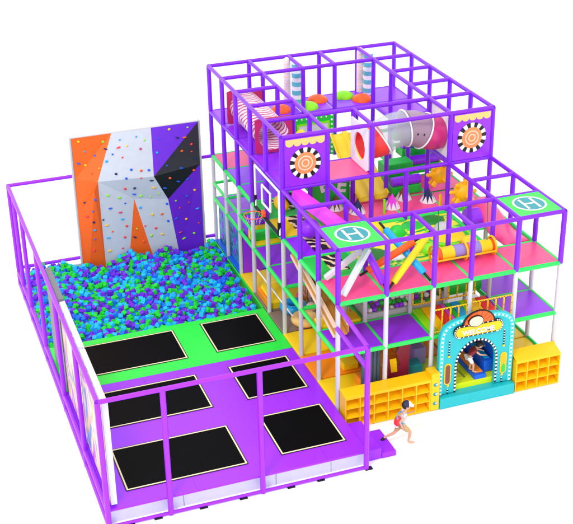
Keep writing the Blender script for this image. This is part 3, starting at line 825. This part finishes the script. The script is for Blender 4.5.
# oval windows and studded strips
def pill(cx, cz, r, h, k=10):
    return [(cx+r*math.cos(PI*i/k), cz+h/2+r*math.sin(PI*i/k)) for i in range(k+1)]+[(cx+r*math.cos(PI+PI*i/k), cz-h/2+r*math.sin(PI+PI*i/k)) for i in range(k+1)]
for cx, m in ((2.70, 'brown'), (4.2, 'sun_orange')):
    o = MB().prism(pill(cx, .45, .085, .42), (0, ya-.002, 0), (1, 0, 0), (0, 0, 1), (0, -.02, 0)).build('oval_window_frame', 'yellow', t)
    MB().prism(pill(cx, .45, .06, .4), (0, ya-.023, 0), (1, 0, 0), (0, 0, 1), (0, -.006, 0)).build('oval_window', m, o)
    if cx > 4: MB().prism([(cx-.05, .2), (cx+.05, .2), (cx+.05, .38), (cx-.01, .45), (cx-.05, .36)], (0, ya-.030, 0), (1, 0, 0), (0, 0, 1), (0, -.004, 0)).build('green_leaf', 'green_vinyl', o)
for cx in (2.72, 4.18):
    for za, zb2, ze in ((.98, 1.36, .93), (-.08, .06, .12)):
        mb = MB().use('white'); k = za
        while k < zb2:
            mb.use('black').ell((cx, ya-.012, k), (.022, .014, .022), 8, 6); mb.use('white').ell((cx, ya-.01, k+.035), (.018, .012, .014), 8, 6); k += .07
        mb.use('yellow').ell((cx, ya-.012, ze), (.035, .018, .035), 12, 8)
        mb.build('studded_strip', None, t)
# sign
sx, sz = ax-.03, 1.57
def rr(cx, cz, w_, h_, r, k=6):
    p = []
    for qx, qz, a0 in ((1, 1, 0), (-1, 1, 90), (-1, -1, 180), (1, -1, 270)):
        for i in range(k+1):
            a = R(a0+90*i/k); p.append((cx+qx*(w_/2-r)+r*math.cos(a), cz+qz*(h_/2-r)+r*math.sin(a)))
    return p
sg = MB().prism(rr(sx+.02, sz, 1.30, .33, .16), (0, -.36, 0), (1, 0, 0), (0, 0, 1), (0, .05, 0)).build('sign_board', 'black', t, .004)
MB().prism(rr(sx+.02, sz, 1.21, .245, .12), (0, -.362, 0), (1, 0, 0), (0, 0, 1), (0, -.02, 0)).build('sign_face', 'yellow', sg, .004)
mb = MB()
for k, (a, b) in enumerate(zip(*[iter([Vector(v) for v in rr(sx+.02, sz, 1.26, .29, .14, 8)])]*2)): MB().ell((a.x, -.364, a.y), .017, 8, 6).build('sign_bulb', 'white', sg)
for k in range(9):
    for s in (-1, 1): MB().ell((sx-.5+.125*k, -.364, sz+s*.148), .017, 8, 6).build('sign_bulb', 'white', sg)
text_mesh('sign_lettering', 'WELCOME', .175, 'off_white', sg, Matrix.Translation((sx, -.386, sz-.035)) @ Euler((PI/2, 0, 0)).to_matrix().to_4x4(), .006, .006)
def disc(cx, cz, rx, rz, a0=0, a1=360, n=40): return [(cx+rx*math.cos(R(a0+(a1-a0)*k/n)), cz+rz*math.sin(R(a0+(a1-a0)*k/n))) for k in range(n+1)][:-1 if a1-a0 == 360 else None]
d1 = MB().prism(disc(sx+.02, 1.70, .43, .37, 0, 180), (0, -.345, 0), (1, 0, 0), (0, 0, 1), (0, .03, 0)).build('sunburst_back', 'black', sg)
MB().prism(disc(sx+.02, 1.71, .385, .33, 0, 180), (0, -.346, 0), (1, 0, 0), (0, 0, 1), (0, -.012, 0)).build('sunburst', 'deep_orange', d1)
mb = MB()
for k in range(1, 7):
    a = R(180*k/7); c, s = math.cos(a), math.sin(a)
    mb.prism([(sx+.02+.2*c-.008*s, 1.73+.17*s+.008*c), (sx+.02+.37*c-.008*s, 1.73+.31*s+.008*c), (sx+.02+.37*c+.008*s, 1.73+.31*s-.008*c), (sx+.02+.2*c+.008*s, 1.73+.17*s-.008*c)], (0, -.358, 0), (1, 0, 0), (0, 0, 1), (0, -.003, 0))
mb.build('ray_line', 'brown', d1)
d2 = MB().prism(disc(sx-.08, 1.81, .20, .15), (0, -.362, 0), (1, 0, 0), (0, 0, 1), (0, -.03, 0)).build('oval_badge_back', 'black', sg)
MB().prism(disc(sx-.08, 1.81, .178, .128), (0, -.393, 0), (1, 0, 0), (0, 0, 1), (0, -.01, 0)).build('oval_badge', 'cream', d2)

# blue benches behind the arch
def bench(x0, x1, y0, y1, h, m, top, lab):
    t = empty('soft_bench', lab, 'soft bench', 'long foam benches behind the arch')
    B('bench_body', (x0, y0, .04 if y0 > 0 else -.055), (x1, y1, h), m, t, .02)
    B('bench_top', (x0+.05, y0+.1, h+.001), (x1-.05, y1-.1, h+.03), top, t, .01)
bench(3.52, 3.84, -.17, 1.3, .14, 'blue', 'orange', 'low blue foam bench with an orange top under the doorway child')
bench(3.88, 4.12, .03, 1.5, .36, 'blue', 'cyan', 'blue foam bench with a sky-blue top, middle of the three behind the arch')
bench(4.15, 4.40, .03, 1.7, .66, 'blue', 'green_vinyl', 'tallest blue foam bench with a green top behind the arch')
o = B('padded_wall', (2.46, 2.1, .04), (3.34, 2.2, 1.1), 'orange', None, .02); tag(o, 'orange padded wall seen through the arch doorway', 'padded wall')

# ================================================================== trampoline court
t = empty('trampoline_deck', 'low platform with purple front section and green back section holding six trampolines', 'deck')
X0, X1, YF = -5.93, -.065, -1.94
B('purple_pad', (X0, YF, -.045), (X1, 2.965, 0), 'purple_deck', t, .01)
B('green_pad', (X0, 2.97, -.045), (X1, 5.2, .001), 'green_deck', t, .012)
MB().box((X0+.02, YF+.12, G+.004), (X1-.02, YF+.15, -.047)).build('skirting_panel', 'off_white', t)
mb = MB()
for x in (-4.3, -2.2, -.9): MB().box((x, YF+.116, G+.01), (x+.012, YF+.119, -.05)).build('skirting_seam', 'grey', t)
B('side_skirt', (X1-.04, YF+.16, G+.004), (X1-.01, 5.2, -.047), 'purple_deck', t, .004)
B('side_skirt', (X0+.01, YF+.16, G+.004), (X0+.04, 5.2, -.047), 'off_white', t, .004)
mb = MB()
for x in (-4.0, -1.0): mb.box((x, YF+.02, .0005), (x+.006, 2.95, .002))
for y in (-.2, 1.4): pass
mb.build('pad_seam', 'purple_pipe', t)
tr = [(-5.32, -2.72, 3.44, 4.92, 'wide black trampoline set in the green deck, left one'),
      (-1.92, -.37, 3.44, 4.97, 'small black trampoline set in the green deck, right one'),
      (-5.32, -2.78, 1.05, 2.56, 'wide black trampoline in the purple deck, next to the green section'),
      (-1.88, -.37, 1.06, 2.60, 'small black trampoline in the purple deck, next to the green section'),
      (-5.42, -2.72, -1.40, .16, 'wide black trampoline at the front left of the purple deck'),
      (-1.88, -.37, -1.36, .23, 'small black trampoline at the front right of the purple deck by the steps')]
for x0, x1, y0, y1, lab in tr:
    cx, cy = (x0+x1)/2, (y0+y1)/2; a, b = (x1-x0)/2, (y1-y0)/2
    t = empty('trampoline', lab, 'trampoline', 'black trampolines in the deck', (cx, cy, 0))
    def rect(e): return [(-a-e, -b-e), (a+e, -b-e), (a+e, b+e), (-a-e, b+e)]
    MB().band(rect(.03), rect(.008), (0, 0, .002), (1, 0, 0), (0, 1, 0), (0, 0, .009)).build('outer_line', 'black', t)
    MB().band(rect(.0065), rect(-.026), (0, 0, .002), (1, 0, 0), (0, 1, 0), (0, 0, .014)).build('edge_strip', 'cream', t)
    vs = []; fs = []; nn = 14
    for i in range(nn+1):
        for j in range(nn+1):
            u, v = i/nn*2-1, j/nn*2-1; vs.append((u*(a-.028), v*(b-.028), .012-.006*(1-u**4)*(1-v**4)))
    for i in range(nn):
        for j in range(nn): k = i*(nn+1)+j; fs.append((k, k+nn+1, k+nn+2, k+1))
    MB().add(vs, fs, True).build('jumping_bed', 'bed_black', t)

# steps
t = empty('soft_steps', 'purple two-step block at the right end of the deck front', 'steps')
B('upper_step', (X1+.01, -1.77, G+.004), (.36, -.56, -.14), 'purple_deck', t, .02)
B('lower_step', (.365, -1.78, G+.004), (.72, -.84, -.28), 'purple_deck', t, .02)

# court fence
t = empty('court_fence', 'purple tubular fence around the trampolines and the foam pit', 'fence')
XF, YB, YFt = -5.97, 9.83, -2.0
def rail(a, b, nm='rail', r=.052): MB().tube([a, b], r).ell(a, r*1.05, 12, 8).ell(b, r*1.05, 12, 8).build(nm, 'purple_deck' if nm == 'rail' else 'purple_pipe', t)
rail((XF, YFt, Z2), (XF, YB, Z2)); rail((XF, YFt, Z2), (-.12, YFt, Z2)); rail((XF, YB, Z2), (-.07, YB, Z2)); rail((-.12, YFt, Z2), (-.03, -.1, Z2))
rail((-.12, YFt, 2.2), (-.05, -.1, 2.16))
rail((XF, YFt, G+.05), (-.12, YFt, G+.05), 'rail', .038); rail((XF, YFt, G+.07), (XF, YB, G+.07)); rail((XF, YFt+.1, .02), (XF, YB, .02)); rail((XF, YB, .16), (-.07, YB, .16))
for x in (XF, -4.63, -2.56, -.12): T('fence_post', (x, YFt, G+.02), (x, YFt, Z2), .062, 'purple_deck', t, 16)
for y in (.35, 2.78, 5.3, 7.55, 8.9, YB): T('fence_post', (XF, y, G+.02), (XF, y, Z2), .056, 'purple_deck', t, 16)
for x in (-5.5, -4.9, -3.9, -3.0, -1.9, -1.2, -.05): B('foot_pad', (x-.11, YFt-.075, G+.002), (x+.07, YFt+.05, G+.022), 'black', t, .004)

# banner boards
for y0, y1, m, lab in ((2.85, 4.6, 'grey', 'plain grey board on the left fence beside the foam pit'), (.5, 2.72, 'poster', 'white-edged picture board on the left fence, middle one'), (-1.86, .4, 'poster', 'white-edged picture board on the left fence, nearest the front corner')):
    tb = empty('fence_board', lab, 'board', 'boards on the left fence')
    B('board_core', (-5.86, y0, .06), (-5.73, y1, 2.6), 'grey' if m == 'grey' else 'off_white', tb, .006)
    B('printed_face', (-5.872, y0+.03, .1), (-5.862, y1-.03, 2.56), m, tb, 0)

# climbing wall
t = empty('climbing_wall', 'faceted climbing wall in orange, grey, purple and black with coloured holds', 'climbing wall')
yw = 9.6
V = {'TL': (-4.12, 3.93, 0), 'T1': (-2.98, 3.93, -.02), 'T2': (-1.84, 3.93, -.02), 'TR': (-.46, 3.93, 0), 'R1': (-.46, 2.62, .0), 'BR': (-.46, -.25, 0),
     'K': (-1.5, 1.72, .10), 'P': (-1.93, 2.59, .34), 'Q': (-2.49, 1.88, .05), 'S': (-3.52, 2.62, .20), 'U': (-4.14, 1.64, .03), 'W': (-4.12, 2.72, .0), 'N': (-3.66, 2.40, .30), 'BL': (-4.14, -.25, 0),
     'B0': (-3.98, -.25, .02), 'B1': (-3.47, -.25, 0), 'B2': (-2.79, -.25, 0), 'B3': (-2.0, -.25, 0), 'B4': (-1.22, -.25, 0)}
F = [(('TL', 'T1', 'W'), 'wall_orange'), (('W', 'T1', 'S'), 'wall_orange'), (('W', 'S', 'U'), 'wall_orange'), (('U', 'S', 'N'), 'wall_orange'), (('U', 'N', 'B0'), 'wall_orange'), (('U', 'B0', 'BL'), 'wall_orange'), (('N', 'S', 'B1'), 'wall_orange'), (('N', 'B1', 'B0'), 'wall_orange'),
     (('T1', 'T2', 'P', 'S'), 'wall_grey'), (('S', 'P', 'Q'), 'wall_grey'), (('S', 'Q', 'B2', 'B1'), 'wall_grey'), (('P', 'K', 'Q'), 'wall_grey'), (('Q', 'K', 'B4', 'B3'), 'wall_grey'), (('Q', 'B3', 'B2'), 'wall_orange'),
     (('T2', 'TR', 'P'), 'wall_purple'), (('TR', 'R1', 'P'), 'wall_charcoal'), (('P', 'R1', 'K'), 'wall_black'), (('R1', 'BR', 'B4', 'K'), 'wall_purple')]
mb = MB()
tris = []
for f, m in F:
    mb.use(m); pts = [Vector((V[k][0], yw-V[k][2], V[k][1])) for k in f]
    for a in range(1, len(pts)-1):
        mb.add([pts[0], pts[a], pts[a+1]], [(0, 1, 2)]); tris.append((pts[0], pts[a], pts[a+1]))
mb.build('facet_panel', None, t, flip=False)
MB().box((-4.15, yw+.02, -.25), (-.43, yw+.12, 3.94)).build('backing_frame', 'silver', t)
mb = MB()
for x in (-4.16, -.42): mb.box((x-.02, yw-.02, -.25), (x+.02, yw+.14, 3.96))
mb.build('edge_trim', 'silver', t)
rnd = random.Random(8); cnt = 0
hold_src = {}
pts_h = []
tries = 0
while cnt < 96 and tries < 5000:
    tries += 1
    x = rnd.uniform(-4.02, -.56); z = rnd.uniform(.25, 3.85)
    if any((x-a)**2+((z-b))**2 < .2**2 for a, b in pts_h): continue
    y = None
    for a, b, c in tris:
        d = (b.x-a.x)*(c.z-a.z)-(c.x-a.x)*(b.z-a.z)
        if abs(d) < 1e-9: continue
        u = ((x-a.x)*(c.z-a.z)-(c.x-a.x)*(z-a.z))/d; v = ((b.x-a.x)*(z-a.z)-(x-a.x)*(b.z-a.z))/d
        if u >= 0 and v >= 0 and u+v <= 1: y = a.y+u*(b.y-a.y)+v*(c.y-a.y); break
    if y is None: continue
    pts_h.append((x, z)); cnt += 1
    m = rnd.choice(['yellow', 'yellow', 'lime', 'red', 'red', 'blue', 'navy', 'blue', 'cyan', 'deep_orange', 'magenta']); sh = rnd.randrange(3)
    if (m, sh) not in hold_src:
        r = [(.042, .035, .036), (.068, .035, .022), (.027, .025, .026)][sh]
        h = MB().ell((0, 0, 0), r, 10, 6); h.v = [(a+.006*math.sin(60*a+90*c_), b_, c_) for a, b_, c_ in h.v]
        o = h.build('climbing_hold', m, t); hold_src[(m, sh)] = o
    else:
        o = hold_src[(m, sh)].copy(); col.objects.link(o); o.parent = t
    o.location = (x, y-.012, z); o.rotation_euler = (0, rnd.uniform(-.5, .5), 0)

# ================================================================== foam pit
t = empty('foam_pit', 'low padded edge around the pit of foam cubes', 'foam pit')
B('pit_liner', (X0+.0, 5.24, G+.004), (X1, 9.74, -.28), 'off_white', t, 0)
B('front_edge', (X0, 5.203, -.27), (X1, 5.235, -.01), 'green_deck', t, .004)
B('right_edge', (X1-.045, 5.24, -.27), (X1-.005, 9.74, .02), 'green_deck', t, .004)
B('back_edge', (X0, 9.70, -.27), (X1-.05, 9.74, .02), 'off_white', t, .004)
rnd = random.Random(21)
cubes = []
s = .125; step = .108
ny = int(4.4/step); nx = int(5.7/step)
for a in range(nx):
    for b in range(ny):
        x = X0+.12+a*step+rnd.uniform(-.04, .04); y = 5.3+b*step+rnd.uniform(-.04, .04)
        if y > 9.42 and -4.25 < x < -.4: continue
        if y > 9.66: continue
        back = max(0, (y-6)/3.6)
        base = -.12+.14*back+.12*back*math.sin(a*.25)+.05*math.sin(a*.5+b*.35)
        cubes.append((x, y, base+rnd.uniform(-.03, .07)))
        if rnd.random() < .22: cubes.append((x+.05, y+.05, base+.12+rnd.uniform(-.02, .06)))
cubes.sort(key=lambda c: (Vector(c)-C_).length)
cm = ['foam_blue', 'foam_cyan', 'foam_cyan', 'foam_green', 'foam_green', 'foam_purple', 'foam_purple']; cn = {'foam_blue': 'blue', 'foam_cyan': 'sky-blue', 'foam_green': 'green', 'foam_purple': 'purple'}
h = s/2
fs0 = [(0,1,3,2), (4,6,7,5), (0,4,5,1), (2,3,7,6), (0,2,6,4), (1,5,7,3)]
import bmesh
proto = {}
for m in cn:
    bm = bmesh.new(); bmesh.ops.create_cube(bm, size=s*.94); bmesh.ops.bevel(bm, geom=bm.edges[:], offset=.007, segments=1, affect='EDGES')
    me = bpy.data.meshes.new('foam_cube_'+cn[m]); bm.to_mesh(me); bm.free(); me.materials.append(M[m]); proto[m] = me
rest = MB()
for k, c in enumerate(cubes):
    m = rnd.choice(cm); e = Euler((rnd.uniform(-.6, .6), rnd.uniform(-.6, .6), rnd.uniform(0, PI)))
    if k < 300:
        o = bpy.data.objects.new('foam_cube', proto[m]); col.objects.link(o); o.location = c; o.rotation_euler = e
        tag(o, '%s foam cube near the front of the pit, by the green deck' % cn[m], 'foam cube', '%s foam cubes near the front of the pit' % cn[m])
    else:
        rest.use(m); rt = e.to_matrix(); me = proto[m]
        rest.add([Vector(c)+rt @ v.co for v in me.vertices], [tuple(p.vertices) for p in me.polygons])
o = rest.build('foam_cubes', None); tag(o, 'mass of blue, green and purple foam cubes filling the pit up to the climbing wall', 'foam cubes', None, 'stuff')

# ================================================================== children
def skin_mesh(name, verts, edges, radii, m, parent=None, roots=(0,), sub=2):
    me = bpy.data.meshes.new(name); me.from_pydata([tuple(v) for v in verts], edges, []); me.materials.append(M[m])
    o = bpy.data.objects.new(name, me); col.objects.link(o)
    if not me.skin_vertices: me.attributes  # layer is made by the modifier below
    md = o.modifiers.new('skin', 'SKIN'); md.use_smooth_shade = True
    bm = bmesh.new(); bm.from_mesh(me); ly = bm.verts.layers.skin.verify(); bm.verts.ensure_lookup_table()
    for i, v in enumerate(bm.verts):
        r = radii[i]; v[ly].radius = r if hasattr(r, '__len__') else (r, r); v[ly].use_root = i in roots
    bm.to_mesh(me); bm.free()
    ss = o.modifiers.new('sub', 'SUBSURF'); ss.levels = sub; ss.render_levels = sub
    if parent: o.parent = parent
    return o
class Sk:
    def __init__(s): s.v = []; s.e = []; s.r = []; s.roots = [0]
    def chain(s, start, pts):
        prev = start
        for p, r in pts:
            s.v.append(Vector(p)); s.r.append(r); k = len(s.v)-1
            if prev is None:
                if k: s.roots.append(k)
            else: s.e.append((prev, k))
            prev = k
        return prev
    def hand(s, wrist, tip):
        w_ = Vector(wrist); d = (Vector(tip)-w_).normalized(); a = d.cross(Vector((0, 0, 1)))
        a = a.normalized() if a.length > .1 else Vector((0, 1, 0)); b = a.cross(d)
        for k in range(4):
            o_ = (k-1.5)*.013; L = (.034, .04, .037, .028)[k]
            s.chain(None, [(w_+d*.03+a*o_, .007), (w_+d*.055+a*o_, .0062), (w_+d*(.055+L*.5)+a*o_*1.1-b*.004, .0055), (w_+d*(.055+L)+a*o_*1.1-b*.012, .0045)])
        s.chain(None, [(w_+d*.01+a*.012, .008), (w_+d*.03+a*.032, .007), (w_+d*.048+a*.038, .0055)])

def child(loc, rz, J, label, shirt, short, capm, bill_dir, running):
    root = empty('person', label, 'person', None, loc); root.rotation_euler = (0, 0, rz)
    s = Sk()
    p = s.chain(None, [(J['pelvis'], .078)])
    c = s.chain(p, [(J['waist'], .07), (J['chest'], .085)])
    nk = s.chain(c, [(J['neck'], .035), (J['head0'], .05)])
    for sd_ in ('l', 'r'):
        e = s.chain(c, [(J['sho'+sd_], .036), (J['elb'+sd_], .027), (J['wri'+sd_], .02), (Vector(J['wri'+sd_]).lerp(Vector(J['han'+sd_]), .6), (.024, .014))])
        e = s.chain(p, [(J['hip'+sd_], .06), (J['kne'+sd_], .042), (J['ank'+sd_], .027), (J['bal'+sd_], .026), (J['toe'+sd_], .018)])
    for sd_ in ('l', 'r'): s.hand(J['wri'+sd_], J['han'+sd_])
    body = skin_mesh('body', s.v, s.e, s.r, 'skin', root, s.roots)
    H = Vector(J['head']); f = Vector(J['face']).normalized(); side = f.cross(Vector((0, 0, 1))).normalized(); up = side.cross(f)
    rot = Matrix((f, -side, up)).transposed()
    hd = MB().ell(H, (.098, .085, .112), 24, 16, rot=rot); 
    hd.ell(H+f*.098-up*.012, (.016, .011, .016), 10, 8, rot=rot)
    for k in (-1, 1): hd.ell(H+side*.086*k-up*.012, (.02, .01, .028), 10, 8, rot=rot)
    hb = hd.build('head', 'skin', root)
    ey = MB(); 
    for k in (-1, 1): ey.ell(H+f*.088+side*.034*k+up*.008, (.009, .012, .012), 10, 8, rot=rot)
    ey.build('eye', 'black', hb)
    MB().ell(H+f*.088-up*.05, (.008, .024, .007), 10, 6, rot=rot).build('mouth', 'red', hb)
    MB().ell(H-f*.018+up*.012, (.098, .094, .112), 24, 14, -50, 90, rot=rot @ Matrix.Rotation(R(-25), 3, 'Y')).build('hair', 'hair', root)
    cp = MB(); cp.use(capm[0]).ell(H-f*.006+up*.03, (.108, .1, .098), 24, 10, 0, 90, rot=rot @ Matrix.Rotation(R(-8), 3, 'Y'))
    bl = []
    for k in range(13):
        a = R(-80+160*k/12); bl.append(H+up*.038+f*(.07+.105*math.cos(a))*1.0+side*.085*math.sin(a)-up*.03*math.cos(a))
    n_ = len(bl); cp.use(capm[1]).add([b_ for b_ in bl]+[b_-up*.01 for b_ in bl], [tuple(range(n_)), tuple(reversed(range(n_, 2*n_)))]+[(k, k+n_, k+n_+1, k+1) for k in range(n_-1)]+[(n_-1, 2*n_-1, n_, 0)])
    cp.ell(H+f*.03+up*.034, (.084, .09, .088), 20, 8, 0, 80, rot=rot)
    cp.build('cap', None, root)
    # shirt
    s = Sk(); p = s.chain(None, [(Vector(J['pelvis']).lerp(Vector(J['waist']), .35), .085), (J['waist'], .092), (J['chest'], .118)])
    s.chain(p, [(Vector(J['chest']).lerp(Vector(J['neck']), .55), .055)])
    for sd_ in ('l', 'r'): s.chain(p, [(J['sho'+sd_], .056), (Vector(J['sho'+sd_]).lerp(Vector(J['elb'+sd_]), .3), .05)])
    skin_mesh('shirt', s.v, s.e, s.r, shirt, root)
    s = Sk(); p = s.chain(None, [(Vector(J['pelvis']).lerp(Vector(J['waist']), .1), .088)])
    for sd_ in ('l', 'r'): s.chain(p, [(J['hip'+sd_], .073), (Vector(J['hip'+sd_]).lerp(Vector(J['kne'+sd_]), .8), .06)])
    skin_mesh('shorts', s.v, s.e, s.r, short, root)
    return root
J = dict(pelvis=(0, 0, .52), waist=(.02, 0, .62), chest=(.045, 0, .77), neck=(.07, 0, .875), head0=(.085, 0, .95), head=(.1, 0, 1.02), face=(1, -.25, -.12),
         shol=(.05, .115, .82), elbl=(.14, .17, .68), wril=(.27, .13, .72), hanl=(.34, .11, .76),
         shor=(.03, -.115, .82), elbr=(-.12, -.16, .70), wrir=(-.06, -.18, .56), hanr=(-.03, -.18, .50),
         hipl=(-.02, .06, .47), knel=(-.16, .07, .27), ankl=(-.40, .07, .20), ball=(-.46, .07, .13), toel=(-.47, .07, .06),
         hipr=(.03, -.06, .47), kner=(.19, -.07, .32), ankr=(.14, -.07, .06), balr=(.22, -.075, .025), toer=(.30, -.075, .02))
kid = child((1.03, -1.38, G+.005), R(-4), J, 'child running in white vest, tan shorts, navy-white cap and red backpack, one black shoe', 'vest_white', 'shorts_tan', ('cap_navy', 'white'), None, True)
kid.scale = (.99,)*3
# cap front of white over navy, shoe and pack
pk = MB().use('red').ell((-.125, -.02, .64), (.07, .11, .15), 18, 12, rot=Matrix.Rotation(R(14), 3, 'Y')); pk.use('white').ell((-.15, -.02, .55), (.06, .09, .06), 16, 10)
pk.use('cyan').torus((-.02, -.02, .72), .13, .014, 28, 8, Matrix.Rotation(R(62), 3, 'X') @ Matrix.Rotation(R(20), 3, 'Y'), sc=(1, 1.1))
pk.build('backpack', None, kid)
MB().ell((-.452, .07, .115), (.05, .045, .105), 18, 12, rot=Matrix.Rotation(R(28), 3, 'Y')).build('shoe', 'black', kid)
J2 = dict(pelvis=(-.10, 0, .55), waist=(-.04, 0, .62), chest=(.06, 0, .74), neck=(.14, 0, .80), head0=(.19, 0, .84), head=(.23, 0, .88), face=(1, -.2, -.35),
          shol=(.09, .11, .76), elbl=(.22, .14, .66), wril=(.34, .12, .62), hanl=(.41, .10, .60),
          shor=(.07, -.11, .75), elbr=(.20, -.15, .63), wrir=(.33, -.14, .60), hanr=(.40, -.13, .585),
          hipl=(-.10, .06, .5), knel=(.02, .08, .28), ankl=(-.02, .08, .06), ball=(.06, .08, .03), toel=(.12, .08, .025),
          hipr=(-.09, -.06, .5), kner=(.04, -.07, .28), ankr=(.03, -.07, .06), balr=(.11, -.075, .03), toer=(.17, -.075, .025))
kid2 = child((3.50, .0, .16), R(-6), J2, 'child bending forward in the arch doorway in a maroon shirt and black cap', 'shirt_maroon', 'white', ('black', 'black'), None, False)
kid2.scale = (.84,)*3

# ------------------------------------------------------------------ render settings
scene.view_settings.view_transform = 'Standard'; scene.view_settings.look = 'None'
scene.view_settings.exposure = 0; scene.view_settings.gamma = 1
scene.render.resolution_x = 1024; scene.render.resolution_y = 936
bpy.context.view_layer.update()

try:
    scene.cycles.max_bounces = 12; scene.cycles.diffuse_bounces = 7; scene.cycles.transparent_max_bounces = 16
except Exception: pass
